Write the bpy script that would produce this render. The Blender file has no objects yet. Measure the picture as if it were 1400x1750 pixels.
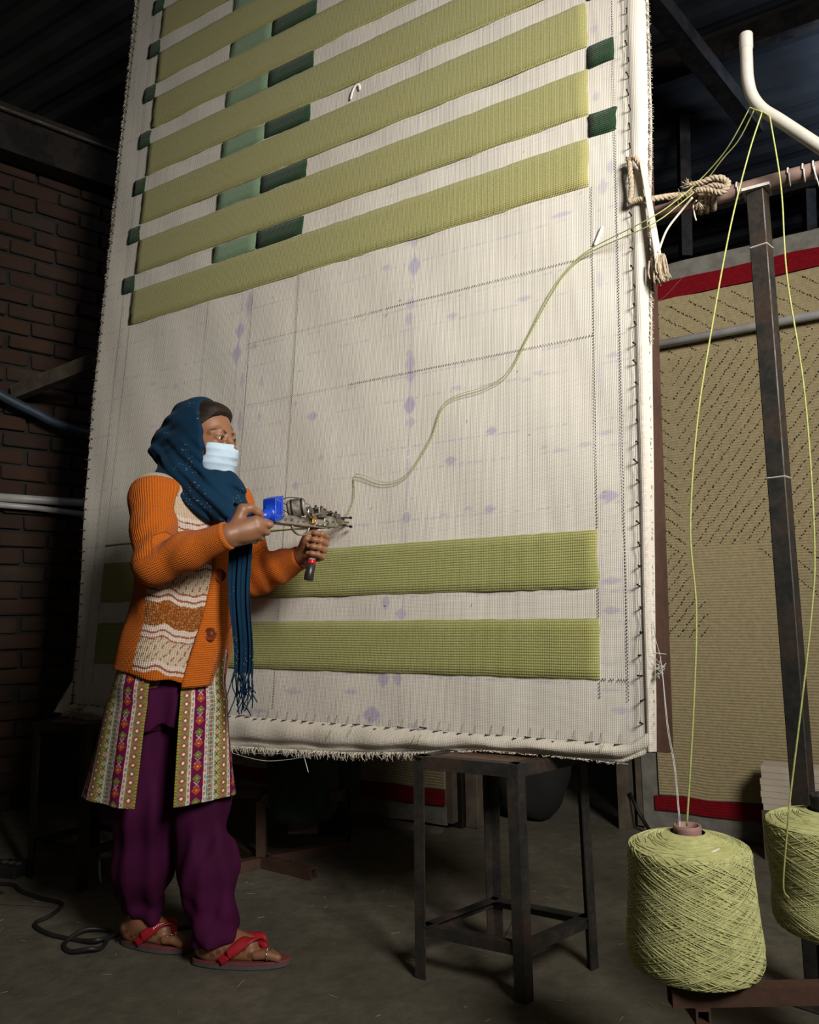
import bpy, bmesh, math, random
import numpy as np
from mathutils import Vector, Matrix
random.seed(7); RNG = np.random.default_rng(7)
S = bpy.context.scene
COL = S.collection

# ------------------------------------------------------------------ camera
PITCH, ROLL, FPX, CAMH = math.radians(6.8), 0.020, 1350.0, 0.98
FW = np.array([0, math.cos(PITCH), math.sin(PITCH)])
_up0 = np.cross([1.0, 0, 0], FW)
RT = math.cos(ROLL)*np.array([1.0, 0, 0]) - math.sin(ROLL)*_up0
UP = math.cos(ROLL)*_up0 + math.sin(ROLL)*np.array([1.0, 0, 0])
CAM = np.array([0, 0, CAMH])
cd = bpy.data.cameras.new('camera'); cam = bpy.data.objects.new('camera', cd); COL.objects.link(cam)
cam.matrix_world = Matrix(((RT[0], UP[0], -FW[0], 0), (RT[1], UP[1], -FW[1], 0), (RT[2], UP[2], -FW[2], CAMH), (0, 0, 0, 1)))
cd.sensor_fit = 'HORIZONTAL'; cd.sensor_width = 36; cd.lens = FPX/1400*36; cd.clip_start = 0.05
S.camera = cam

# ------------------------------------------------------------------ light
S.view_settings.view_transform = 'Standard'; S.view_settings.look = 'None'
S.view_settings.gamma = 1; S.view_settings.exposure = 0.0; S.view_settings.use_curve_mapping = False
w = bpy.data.worlds.new('world'); S.world = w; w.use_nodes = True
w.node_tree.nodes['Background'].inputs[0].default_value = (1.0, 0.95, 0.82, 1)
w.node_tree.nodes['Background'].inputs[1].default_value = 0.040

def aim(o, src, dst):
    o.location = src
    o.rotation_euler = (Vector(dst)-Vector(src)).to_track_quat('-Z', 'Y').to_euler()
def spot(name, src, dst, power, color, size, blend, radius):
    l = bpy.data.lights.new(name, 'SPOT'); l.energy = power; l.color = color
    l.spot_size = math.radians(size); l.spot_blend = blend; l.shadow_soft_size = radius
    o = bpy.data.objects.new(name, l); COL.objects.link(o); aim(o, src, dst); return o
def area(name, src, dst, power, color, sx, sy, spread=180):
    l = bpy.data.lights.new(name, 'AREA'); l.energy = power; l.color = color
    l.shape = 'RECTANGLE'; l.size = sx; l.size_y = sy; l.spread = math.radians(spread)
    o = bpy.data.objects.new(name, l); COL.objects.link(o); aim(o, src, dst); return o
# photographer's softbox, to the right of the camera and above it
area('softbox_light', (1.55, -0.70, 2.70), (0.38, 2.32, 1.96), 56, (1.0, 0.955, 0.88), 0.9, 1.0, 90)
# bluish workshop tube further down the shed
area('tube_light', (2.65, 3.5, 3.40), (2.25, 3.6, 3.95), 20, (0.60, 0.76, 1.0), 0.9, 0.12)

# ------------------------------------------------------------------ placing helpers (real positions at a real depth)
def ray(x, y):
    d = FW + RT*(x-700)/FPX - UP*(y-875)/FPX
    return d/np.linalg.norm(d)
def at(x, y, Y):
    d = ray(x, y); return CAM + d*(Y/d[1])
def on_floor(x, y, z=0.0):
    d = ray(x, y); return CAM + d*((z-CAMH)/d[2])
# the stretched cloth: origin, unit vectors across / up the cloth, front normal
RO = np.array([-1.257, 3.173, 0.779]); RS_ = np.array([0.8514, -0.5245, 0.0]); RS_ /= np.linalg.norm(RS_)
RT_ = np.array([0.0495, 0.0797, 0.9956]); RT_ /= np.linalg.norm(RT_)
RN = np.cross(RS_, RT_)
def rug(u, v, d=0.0):
    return RO + RS_*u + RT_*v + RN*d
def rugv(u, v, d=0.0):
    u, v, d = np.broadcast_arrays(np.asarray(u, float), np.asarray(v, float), np.asarray(d, float))
    return RO + u[..., None]*RS_ + v[..., None]*RT_ + d[..., None]*RN
def rug_uv(x, y, off=0.0):
    d = ray(x, y); o = RO + RN*off
    P = CAM + d*(((o-CAM)@RN)/(d@RN)) - o
    return P@RS_, P@RT_
PER = 0.2392; STR = 0.668*PER; RW_ = 2.05

# ------------------------------------------------------------------ mesh helpers
def mk(name, V, F, mat=None, parent=None, uv=None, col=None, smooth=True, attrs=None, fm=None, loc=None):
    """V (n,3); F: (m,k) array or list of such arrays / lists"""
    V = np.asarray(V, np.float32).reshape(-1, 3)
    if loc is not None: V = V - np.asarray(loc, np.float32)
    me = bpy.data.meshes.new(name)
    fl = []
    for f in (F if isinstance(F, list) else [F]):
        fl.append(np.asarray(f, np.int32))
    if fl and fl[0].ndim == 1: fl = [f.reshape(1, -1) for f in fl]
    lv = np.concatenate([f.ravel() for f in fl]); tot = np.concatenate([np.full(len(f), f.shape[1], np.int32) for f in fl])
    st = np.concatenate([[0], np.cumsum(tot)[:-1]]).astype(np.int32)
    me.vertices.add(len(V)); me.vertices.foreach_set('co', V.ravel())
    me.loops.add(len(lv)); me.loops.foreach_set('vertex_index', lv)
    me.polygons.add(len(tot)); me.polygons.foreach_set('loop_start', st); me.polygons.foreach_set('loop_total', tot)
    me.polygons.foreach_set('use_smooth', np.full(len(tot), bool(smooth)))
    if uv is not None:
        l = me.uv_layers.new(name='UVMap'); l.data.foreach_set('uv', np.asarray(uv, np.float32)[lv].ravel())
    if col is not None:
        a = me.color_attributes.new('tint', 'FLOAT_COLOR', 'POINT')
        c = np.ones((len(V), 4), np.float32); c[:, :3] = col; a.data.foreach_set('color', c.ravel())
    if attrs:
        for k, val in attrs.items():
            val = np.asarray(val, np.float32)
            if val.ndim == 1:
                a = me.attributes.new(k, 'FLOAT', 'POINT'); a.data.foreach_set('value', val)
            else:
                a = me.attributes.new(k, 'FLOAT_VECTOR', 'POINT'); a.data.foreach_set('vector', val.ravel())
    me.update(calc_edges=True); me.validate()
    if mat is not None:
        for m_ in (mat if isinstance(mat, list) else [mat]): me.materials.append(m_)
    if fm is not None: me.polygons.foreach_set('material_index', np.asarray(fm, np.int32))
    o = bpy.data.objects.new(name, me); COL.objects.link(o)
    if loc is not None: o.location = loc
    if parent is not None: put(o, parent)
    return o
def world_loc(o):
    m = o.matrix_basis.copy(); p = o.parent
    while p is not None: m = p.matrix_basis @ o_pi(o) @ m if False else p.matrix_basis @ m; p = p.parent
    return m
def put(o, parent):
    """parent keeping the world place"""
    m = world_loc(parent)
    o.parent = parent; o.matrix_basis = m.inverted() @ o.matrix_basis
class MB:
    """collects shapes into one mesh"""
    def __init__(s): s.V = []; s.F = {}; s.n = 0; s.uv = []
    def add(s, V, F, uv=None):
        V = np.asarray(V, float).reshape(-1, 3); F = F if isinstance(F, list) else [F]
        for f in F:
            f = np.asarray(f, int)
            if f.ndim == 1: f = f.reshape(1, -1)
            s.F.setdefault(f.shape[1], []).append(f + s.n)
        s.V.append(V); s.n += len(V); s.uv.append(np.zeros((len(V), 2)) if uv is None else np.asarray(uv))
        return s
    def build(s, name, mat, parent=None, smooth=False, loc=None):
        return mk(name, np.concatenate(s.V), [np.concatenate(f) for f in s.F.values()], mat, parent, uv=np.concatenate(s.uv), smooth=smooth, loc=loc)
def unit(a):
    a = np.asarray(a, float); return a/(np.linalg.norm(a)+1e-12)
def frame(d, up=(0, 0, 1)):
    d = unit(d); x = np.cross(up, d)
    if np.linalg.norm(x) < 1e-4: x = np.cross((1, 0, 0), d)
    x = unit(x); return x, np.cross(d, x), d
def boxm(c, X, Y, Z, b=0.0):
    """box with half-vectors X,Y,Z, chamfered along Z edges if b"""
    c = np.asarray(c, float); X, Y, Z = map(lambda q: np.asarray(q, float), (X, Y, Z))
    if b <= 0:
        V = [c+i*X+j*Y+k*Z for k in (-1, 1) for j in (-1, 1) for i in (-1, 1)]
        F = [(0, 2, 3, 1), (4, 5, 7, 6), (0, 1, 5, 4), (2, 6, 7, 3), (0, 4, 6, 2), (1, 3, 7, 5)]
        return V, np.array(F)
    lx, ly, lz = (np.linalg.norm(q) for q in (X, Y, Z))
    ux, uy, uz = X/lx, Y/ly, Z/lz; V = []
    for z_, s_ in ((-1, 1), (-1, 0), (1, 0), (1, 1)):
        zz = Z*z_ - (uz*b*z_ if s_ == 0 else 0); ins = b if s_ == 1 else 0
        for (i, j, p) in ((1, -1, 0), (1, 1, 0), (1, 1, 1), (-1, 1, 1), (-1, 1, 0), (-1, -1, 0), (-1, -1, 1), (1, -1, 1)):
            px, py = (lx-ins, ly-ins-b*.6) if p == 0 else (lx-ins-b*.6, ly-ins)
            V.append(c+ux*i*px+uy*j*py+zz)
    V = np.array(V).reshape(4, 8, 3); V = V.reshape(-1, 3); F = []
    for r in range(3):
        for k in range(8):
            F.append((r*8+k, r*8+(k+1) % 8, (r+1)*8+(k+1) % 8, (r+1)*8+k))
    return V, [np.array(F), np.array([list(range(7, -1, -1)), list(range(24, 32))])]
def barm(a, b_, w, h, up=(0, 0, 1), ch=0.0):
    a = np.asarray(a, float); b_ = np.asarray(b_, float); x, y, d = frame(b_-a, up)
    return boxm((a+b_)/2, x*w/2, y*h/2, (b_-a)/2, ch)
def extrude(a, b_, prof, up=(0, 0, 1)):
    """closed 2-D profile swept from a to b_"""
    x, y, d = frame(np.asarray(b_, float)-a, up); P = np.array(prof); k = len(P)
    r0 = np.asarray(a)+P[:, :1]*x+P[:, 1:]*y; r1 = np.asarray(b_)+P[:, :1]*x+P[:, 1:]*y
    F = [(i, (i+1) % k, k+(i+1) % k, k+i) for i in range(k)]
    return np.r_[r0, r1], [np.array(F), np.array([list(range(k))[::-1]]), np.array([list(range(k, 2*k))])]
def tubeprof(w, t):   # square tube drawn with its hollow end (outer ring only sweeps; ends get an inset recess)
    return [(-w/2, -w/2), (w/2, -w/2), (w/2, w/2), (-w/2, w/2)]
def hollow_bar(a, b_, w, h, t, up=(0, 0, 1)):
    x, y, d = frame(np.asarray(b_, float)-a, up); V = []
    for P in (np.asarray(a, float), np.asarray(b_, float)):
        for (ww, hh) in ((w, h), (w-2*t, h-2*t)):
            for i, j in ((-1, -1), (1, -1), (1, 1), (-1, 1)): V.append(P+x*i*ww/2+y*j*hh/2)
    F = []
    for i in range(4):
        j = (i+1) % 4
        F += [(i, j, 8+j, 8+i), (4+j, 4+i, 12+i, 12+j), (j, i, 4+i, 4+j), (8+i, 8+j, 12+j, 12+i)]
    return np.array(V), np.array(F)
def angle_prof(w, t):
    return [(0, 0), (w, 0), (w, t), (t, t), (t, w), (0, w)]
def smooth_path(P, n):
    P = np.asarray(P, float); k = len(P)
    if k == 2: return P[0]+(P[1]-P[0])*np.linspace(0, 1, n)[:, None]
    Q = np.vstack([2*P[0]-P[1], P, 2*P[-1]-P[-2]]); t = np.linspace(0, k-1-1e-9, n); i = t.astype(int); f = (t-i)[:, None]
    a, b, c, d = Q[i], Q[i+1], Q[i+2], Q[i+3]
    return .5*((2*b)+(-a+c)*f+(2*a-5*b+4*c-d)*f**2+(-a+3*b-3*c+d)*f**3)
def tubem(P, r, sides=8, cap=True, flat=1.0):
    P = np.asarray(P, float); n = len(P); r = np.broadcast_to(np.asarray(r, float), (n,))
    T = np.gradient(P, axis=0); T /= np.linalg.norm(T, axis=1)[:, None]+1e-12
    x, y, _ = frame(T[0]); X = [x]
    for i in range(1, n):
        v = X[-1]-T[i]*(X[-1]@T[i]); X.append(unit(v))
    X = np.array(X); Y = np.cross(T, X); a = np.linspace(0, 2*np.pi, sides, endpoint=False)
    V = P[:, None]+r[:, None, None]*(np.cos(a)[None, :, None]*X[:, None]+flat*np.sin(a)[None, :, None]*Y[:, None])
    V = V.reshape(-1, 3); i = np.arange(n-1)[:, None]*sides; j = np.arange(sides)[None]
    F = np.stack([i+j, i+(j+1) % sides, i+sides+(j+1) % sides, i+sides+j], -1).reshape(-1, 4)
    out = [F]
    if cap: out += [np.array([list(range(sides))[::-1]]), np.array([list(range((n-1)*sides, n*sides))])]
    return V, out
def lathem(c, prof, sides=48, axis=(0, 0, 1), caps=False):
    x, y, d = frame(axis); a = np.linspace(0, 2*np.pi, sides, endpoint=False); c = np.asarray(c, float)
    R = np.array([p[0] for p in prof]); H = np.array([p[1] for p in prof])
    V = c+R[:, None, None]*(np.cos(a)[None, :, None]*x+np.sin(a)[None, :, None]*y)+H[:, None, None]*d
    n = len(prof); i = np.arange(n-1)[:, None]*sides; j = np.arange(sides)[None]
    F = np.stack([i+j, i+(j+1) % sides, i+sides+(j+1) % sides, i+sides+j], -1).reshape(-1, 4)
    out = [F]
    if caps: out += [np.array([list(range(sides))[::-1]]), np.array([list(range((n-1)*sides, n*sides))])]
    return V.reshape(-1, 3), out
def gridm(P, wrap=False):
    """P (n,m,3) -> V,F"""
    n, m = P.shape[:2]; k = m if wrap else m-1
    i = np.arange(n-1)[:, None]*m; j = np.arange(k)[None]
    F = np.stack([i+j, i+(j+1) % m, i+m+(j+1) % m, i+m+j], -1).reshape(-1, 4)
    return P.reshape(-1, 3), F
def sheetm(P, t, N):
    """closed sheet: grid P thickened by t against normals N"""
    n, m = P.shape[:2]; A = P.reshape(-1, 3); B = (P-N*t).reshape(-1, 3); k = n*m
    i = np.arange(n-1)[:, None]*m; j = np.arange(m-1)[None]
    F = np.stack([i+j, i+j+1, i+m+j+1, i+m+j], -1).reshape(-1, 4)
    E = []
    b = list(range(m))+[r*m+m-1 for r in range(1, n)]+[(n-1)*m+c for c in range(m-2, -1, -1)]+[r*m for r in range(n-2, 0, -1)]
    b = np.array(b); b2 = np.roll(b, -1)
    E = np.stack([b, b+k, b2+k, b2], -1)
    return np.r_[A, B], [np.r_[F, F[:, ::-1]+k, E]]

# ------------------------------------------------------------------ naming helpers
def tag(o, label=None, cat=None, group=None, kind=None):
    if label: o['label'] = label
    if cat: o['category'] = cat
    if group: o['group'] = group
    if kind: o['kind'] = kind
    return o
def empty(name, loc, label, cat, group=None):
    o = bpy.data.objects.new(name, None); COL.objects.link(o); o.location = loc; o.empty_display_size = .05
    return tag(o, label, cat, group)
def one(name, V, F, mat, parent=None, **k): return mk(name, V, F, mat, parent, **k)
def inst(o, loc=None, mat=None, parent=None):
    c = o.copy(); COL.objects.link(c)
    if parent is not None: c.parent = parent
    if mat is not None: c.matrix_basis = mat
    return c

# ------------------------------------------------------------------ materials
class NT:
    def __init__(s, name):
        s.m = bpy.data.materials.new(name); s.m.use_nodes = True; s.t = s.m.node_tree; s.b = s.t.nodes['Principled BSDF']
    def n(s, typ, **k):
        q = s.t.nodes.new(typ)
        for a, v in k.items(): setattr(q, a, v)
        return q
    def l(s, a, b): s.t.links.new(a, b)
    def math(s, op, a, b=None, c=None):
        q = s.n('ShaderNodeMath', operation=op)
        for i, v in enumerate((a, b, c)):
            if v is None: continue
            if isinstance(v, (int, float)): q.inputs[i].default_value = v
            else: s.l(v, q.inputs[i])
        return q.outputs[0]
    def mix(s, f, a, b, typ='MIX'):
        q = s.n('ShaderNodeMix', data_type='RGBA', blend_type=typ)
        for i, v in ((0, f), (6, a), (7, b)):
            if isinstance(v, (int, float)): q.inputs[i].default_value = v
            elif isinstance(v, tuple): q.inputs[i].default_value = (*v[:3], 1)
            else: s.l(v, q.inputs[i])
        return q.outputs[2]
    def noise(s, scale, detail=4, rough=.55, vec=None, dist=0.0):
        q = s.n('ShaderNodeTexNoise'); q.inputs['Scale'].default_value = scale; q.inputs['Detail'].default_value = detail
        q.inputs['Roughness'].default_value = rough; q.inputs['Distortion'].default_value = dist
        if vec is None: vec = s.obj()
        s.l(vec, q.inputs['Vector']); return q.outputs['Fac']
    def obj(s): return s.n('ShaderNodeTexCoord').outputs['Object']
    def uv(s):
        q = s.n('ShaderNodeSeparateXYZ'); s.l(s.n('ShaderNodeTexCoord').outputs['UV'], q.inputs[0]); return q.outputs[0], q.outputs[1]
    def attr(s, name, out='Color'): return s.n('ShaderNodeAttribute', attribute_name=name).outputs[out]
    def ramp(s, f, *st):
        q = s.n('ShaderNodeValToRGB'); e = q.color_ramp.elements
        while len(e) < len(st): e.new(.5)
        for k, (p, c) in enumerate(st): e[k].position = p; e[k].color = (*c, 1) if isinstance(c, tuple) else (c, c, c, 1)
        s.l(f, q.inputs[0]); return q.outputs[0]
    def bump(s, h, dist, strength=1.0):
        q = s.n('ShaderNodeBump'); q.inputs['Distance'].default_value = dist; q.inputs['Strength'].default_value = strength
        s.l(h, q.inputs['Height']); s.l(q.outputs[0], s.b.inputs['Normal'])
    def set(s, color=None, rough=None, metal=None, sheen=None, spec=None):
        for nm, v in (('Base Color', color), ('Roughness', rough), ('Metallic', metal), ('Sheen Weight', sheen), ('Specular IOR Level', spec)):
            if v is None: continue
            if isinstance(v, tuple): s.b.inputs[nm].default_value = (*v[:3], 1)
            elif isinstance(v, (int, float)): s.b.inputs[nm].default_value = v
            else: s.l(v, s.b.inputs[nm])
        return s.m
def plain(name, c, rough=.6, metal=0.0, var=.25, scale=30, bump=0.0, c2=None, spec=None):
    t = NT(name); f = t.noise(scale)
    c2 = c2 or tuple(q*(1-var) for q in c)
    if bump: t.bump(f, bump)
    return t.set(t.mix(t.ramp(f, (.35, 0.0), (.65, 1.0)), c, c2), rough, metal, spec=spec)

M = {}
def m_cloth():
    t = NT('woven_cream_cloth'); u, v = t.uv()
    a = t.math('SINE', t.math('MULTIPLY', u, 2*math.pi/.0052)); b = t.math('SINE', t.math('MULTIPLY', v, 2*math.pi/.0042))
    cb = t.n('ShaderNodeCombineXYZ'); t.l(t.math('MULTIPLY', u, 130), cb.inputs[0]); t.l(t.math('MULTIPLY', v, 3.5), cb.inputs[1])
    slub = t.noise(1.0, 3, .6, cb.outputs[0])
    cb2 = t.n('ShaderNodeCombineXYZ'); t.l(t.math('MULTIPLY', u, 4), cb2.inputs[0]); t.l(t.math('MULTIPLY', v, 120), cb2.inputs[1])
    slub2 = t.noise(1.0, 3, .6, cb2.outputs[0])
    h = t.math('ADD', t.math('ADD', t.math('MULTIPLY', a, .5), t.math('MULTIPLY', b, .35)), t.math('MULTIPLY', slub, 1.5))
    t.bump(h, .0008, .6)
    c = t.mix(t.ramp(slub, (.3, 0.0), (.7, 1.0)), (.585, .550, .485), (.69, .655, .59))
    c = t.mix(t.math('MULTIPLY', t.ramp(slub2, (.35, 1.0), (.6, 0.0)), .25), c, (.53, .495, .43))
    f = t.math('GREATER_THAN', t.math('MULTIPLY', a, b), .55)
    c = t.mix(t.math('MULTIPLY', f, .08), c, (.42, .37, .29))
    big = t.noise(1.6, 3)
    c = t.mix(t.ramp(big, (.45, 0.0), (.75, .22)), c, (.70, .57, .51))
    c = t.mix(1.0, c, t.attr('tint'), 'MULTIPLY')
    return t.set(c, .92, spec=.15)
M['cloth'] = m_cloth()
def m_tuft(name, ca, cb_, gap, gapamt, rows=.0066):
    t = NT(name); u, v = t.uv(); nz = t.noise(14, 3)
    cb = t.n('ShaderNodeCombineXYZ'); t.l(t.math('MULTIPLY', u, 60), cb.inputs[0]); t.l(t.math('MULTIPLY', v, 420), cb.inputs[1])
    fl = t.noise(1.0, 4, .7, cb.outputs[0])
    vv = t.math('ADD', v, t.math('MULTIPLY', t.noise(3, 2), .006))
    r = t.math('SINE', t.math('MULTIPLY', vv, 2*math.pi/rows)); k = t.math('SINE', t.math('MULTIPLY', u, 2*math.pi/.0052))
    c = t.mix(t.ramp(fl, (.3, 0.0), (.7, 1.0)), ca, cb_)
    c = t.mix(t.ramp(t.noise(3.5, 3), (.5, 0.0), (.72, .35)), c, tuple(min(1, q*f) for q, f in zip(ca, (1.25, 1.0, .85))))
    g = t.math('MULTIPLY', t.ramp(r, (.55, 0.0), (.95, 1.0)), t.ramp(k, (-.0, .25), (.6, 1.0)))
    c = t.mix(t.math('MULTIPLY', g, t.math('MULTIPLY', t.ramp(nz, (.3, .5), (.6, 1.0)), gapamt)), c, gap)
    t.bump(t.math('ADD', t.math('MULTIPLY', r, -.5), t.math('ADD', t.math('MULTIPLY', fl, 1.2), t.math('MULTIPLY', k, .25))), .0016, .9)
    return t.set(c, .95, sheen=.15, spec=.1)
M['green'] = m_tuft('lime_tufted_wool', (.290, .280, .090), (.410, .390, .160), (.60, .58, .36), .55)
M['green_open'] = m_tuft('lime_tufted_wool_open_rows', (.235, .245, .065), (.345, .350, .120), (.68, .66, .42), 1.0, .0074)
M['dark'] = m_tuft('dark_green_tufted_wool', (.007, .026, .010), (.018, .055, .023), (.14, .22, .09), .35)
M['teal'] = m_tuft('sea_green_tufted_wool', (.145, .245, .140), (.215, .325, .195), (.45, .52, .34), .35)
def m_metal(name, c, rust, amt, rough=.45, metal=.75):
    t = NT(name); f = t.noise(9, 6, .65); g = t.noise(70, 3)
    cb = t.mix(t.ramp(f, (.5-amt*.4, 0.0), (.62, 1.0)), c, rust); cb = t.mix(t.ramp(g, (.4, 0.0), (.8, .5)), cb, tuple(q*1.8 for q in c))
    t.bump(g, .0006, .6); r = t.ramp(f, (.4, rough), (.65, min(1, rough+.35)))
    return t.set(cb, r, metal)
M['steel'] = m_metal('dark_welded_steel', (.058, .056, .052), (.075, .048, .034), .12)
M['rust'] = m_metal('rusty_brown_steel', (.075, .040, .030), (.10, .05, .03), .4, .6, .4)
M['steel_dark'] = m_metal('blackened_steel', (.018, .017, .016), (.022, .013, .010), .3, .35, .6)
M['pvc'] = plain('white_plastic_pipe', (.47, .44, .39), .35, var=.12, scale=25)
M['pipe_grey'] = plain('grey_conduit_pipe', (.42, .41, .40), .4, var=.2, scale=15)
M['nail'] = plain('dark_iron_nail', (.035, .028, .024), .5, .6)
M['thread_dark'] = plain('brown_thread', (.22, .16, .12), .9)
M['white_thread'] = plain('white_cotton_thread', (.62, .60, .56), .9)
M['hole'] = plain('dark_pulled_thread_hole', (.075, .065, .055), .95)
M['yarn'] = plain('lime_yarn', (.42, .45, .15), .9, var=.3, scale=200)
M['jute'] = plain('jute_rope', (.50, .40, .28), .95, var=.35, scale=120, bump=.002)
M['fringe'] = plain('raw_cream_fringe', (.66, .60, .50), .95, var=.2, scale=50)
M['bar'] = plain('pinkish_painted_bar', (.30, .195, .165), .6, var=.35, scale=22, bump=.001)
M['wood_dark'] = plain('dark_weathered_timber', (.11, .085, .060), .8, var=.5, scale=12, bump=.002)
M['plank'] = plain('brown_stool_board', (.16, .095, .065), .6, var=.4, scale=14, bump=.001)
M['black_plastic'] = plain('black_plastic', (.022, .022, .023), .35, var=.2)
M['rubber'] = plain('black_rubber_cable', (.018, .018, .018), .5, var=.3)
M['hose'] = plain('dark_blue_hose', (.030, .050, .075), .5, var=.3)

# ------------------------------------------------------------------ the shed
def structure(o, kind='structure'): o['kind'] = kind; return o
def m_floor():
    t = NT('worn_concrete'); a = t.noise(1.3, 6, .6); b = t.noise(18, 5, .7); c_ = t.noise(5, 4, .6, dist=.6)
    c = t.mix(t.ramp(a, (.35, 0.0), (.65, 1.0)), (.088, .080, .056), (.150, .132, .096))
    c = t.mix(t.ramp(b, (.35, .6), (.65, 0.0)), c, (.055, .050, .036))
    c = t.mix(t.ramp(c_, (.60, 0.0), (.75, .6)), c, (.048, .046, .038))
    vo = t.n('ShaderNodeTexVoronoi', feature='DISTANCE_TO_EDGE'); vo.inputs['Scale'].default_value = 1.1
    mp = t.n('ShaderNodeVectorMath', operation='ADD'); sc = t.n('ShaderNodeVectorMath', operation='SCALE'); sc.inputs['Scale'].default_value = .9
    nn = t.n('ShaderNodeTexNoise'); nn.inputs['Scale'].default_value = 2.5; nn.inputs['Detail'].default_value = 5
    t.l(nn.outputs['Color'], sc.inputs[0]); t.l(t.obj(), mp.inputs[0]); t.l(sc.outputs[0], mp.inputs[1]); t.l(mp.outputs[0], vo.inputs['Vector'])
    ck = t.math('MULTIPLY', t.ramp(vo.outputs['Distance'], (0.0, 1.0), (.0045, 0.0)), t.ramp(t.noise(1.1, 2), (.52, 0.0), (.60, 1.0)))
    c = t.mix(t.math('MULTIPLY', ck, .75), c, (.03, .028, .022))
    t.bump(t.math('ADD', b, t.math('MULTIPLY', ck, -.8)), .004, .8)
    return t.set(c, t.ramp(a, (.3, .55), (.7, .85)))
M['floor'] = m_floor()
structure(mk('floor', [(-6, -1.5, 0), (6, -1.5, 0), (6, 9, 0), (-6, 9, 0)], np.array([[0, 1, 2, 3]]), M['floor'], smooth=False))
# corrugated roof, falling away from the camera; ridges run along the cloth's direction
SH = unit([RS_[0], RS_[1], 0]); GH = np.array([-SH[1], SH[0], 0])
def roofz(g): return 4.35-.27*(g-2.4)
M['sheet'] = plain('dark_grey_roof_sheet', (.045, .046, .050), .40, .5, var=.4, scale=3)
gs = []; g = -1.6
while g < 8.6:
    gs += [(g, 0), (g+.035, .022), (g+.075, .022), (g+.11, 0)]; g += .17
gs = np.array(gs); aa = np.linspace(-9, 9, 5)
P = aa[:, None, None]*SH+gs[None, :, :1]*GH+np.array([0, 0, 1.0])*(roofz(gs[:, 0])+gs[:, 1])[None, :, None]
V_, F_ = gridm(P); structure(mk('ceiling', V_, F_, M['sheet'], smooth=False))
def sg(a, g, z): return SH*a+GH*g+np.array([0, 0, z])
for i, (g, w_, h_) in enumerate(((3.0, .07, .11), (4.1, .07, .11), (5.2, .07, .11), (6.3, .07, .11))):
    V_, F_ = barm(sg(-8, g, roofz(g)-.07), sg(8, g, roofz(g)-.07), w_, h_)
    structure(mk('trim_%d' % (i+1), V_, F_, M['steel_dark'], smooth=False))
# back wall, far in the dark
M['plaster'] = plain('dark_render', (.10, .095, .085), .9, var=.3, scale=4)
V_, F_ = boxm(sg(0, 7.2, 1.6), SH*8, GH*.08, np.array([0, 0, 1.6]))
structure(mk('wall_back', V_, F_, M['plaster'], smooth=False))
# brick wall on the left: recessed mortar bed with every brick its own piece
WA = np.array([-2.09, 4.07, 0]); WD = unit([.735, .678, 0]); WN = np.cross(WD, [0, 0, 1.0])
if WN @ (CAM-WA) < 0: WN = -WN
def wallp(a, z, d=0.0): return WA+WD*a+np.array([0, 0, z])+WN*d
M['mortar'] = plain('mortar', (.022, .019, .015), .95, var=.4, scale=12, bump=.004)
def m_brick():
    t = NT('old_brick'); oi = t.n('ShaderNodeObjectInfo').outputs['Random']; f = t.noise(9, 5, .65)
    c = t.ramp(oi, (0.0, (.150, .062, .036)), (.35, (.185, .090, .052)), (.6, (.115, .055, .035)), (.8, (.165, .115, .075)), (1.0, (.200, .085, .045)))
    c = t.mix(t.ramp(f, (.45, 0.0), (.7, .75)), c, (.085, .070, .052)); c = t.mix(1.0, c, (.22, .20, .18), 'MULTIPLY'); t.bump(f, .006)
    return t.set(c, .95)
M['brick'] = m_brick()
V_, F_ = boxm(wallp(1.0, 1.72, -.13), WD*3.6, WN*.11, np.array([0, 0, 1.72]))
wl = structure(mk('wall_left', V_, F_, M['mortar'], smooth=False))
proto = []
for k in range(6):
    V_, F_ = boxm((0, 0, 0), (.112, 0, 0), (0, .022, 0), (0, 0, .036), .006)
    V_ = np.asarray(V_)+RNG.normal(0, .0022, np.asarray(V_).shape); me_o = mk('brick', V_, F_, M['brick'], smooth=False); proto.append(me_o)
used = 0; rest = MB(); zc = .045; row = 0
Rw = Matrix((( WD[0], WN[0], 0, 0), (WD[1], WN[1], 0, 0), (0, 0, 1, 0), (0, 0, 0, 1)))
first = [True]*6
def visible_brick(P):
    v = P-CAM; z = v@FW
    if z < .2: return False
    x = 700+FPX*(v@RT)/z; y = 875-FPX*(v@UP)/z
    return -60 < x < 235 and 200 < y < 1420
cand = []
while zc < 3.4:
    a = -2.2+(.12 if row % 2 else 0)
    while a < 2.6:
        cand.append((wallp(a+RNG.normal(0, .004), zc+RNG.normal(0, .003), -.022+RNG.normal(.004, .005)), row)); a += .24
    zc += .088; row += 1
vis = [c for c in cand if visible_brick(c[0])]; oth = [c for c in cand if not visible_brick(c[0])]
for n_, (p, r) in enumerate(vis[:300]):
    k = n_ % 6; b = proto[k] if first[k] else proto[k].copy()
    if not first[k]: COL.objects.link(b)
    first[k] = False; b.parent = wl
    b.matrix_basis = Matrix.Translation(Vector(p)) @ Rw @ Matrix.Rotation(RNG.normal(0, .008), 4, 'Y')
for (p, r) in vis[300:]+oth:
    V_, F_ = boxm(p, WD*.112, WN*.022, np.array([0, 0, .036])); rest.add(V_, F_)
if rest.n: tag(rest.build('brick_courses', M['brick'], wl), kind='stuff')
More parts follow.
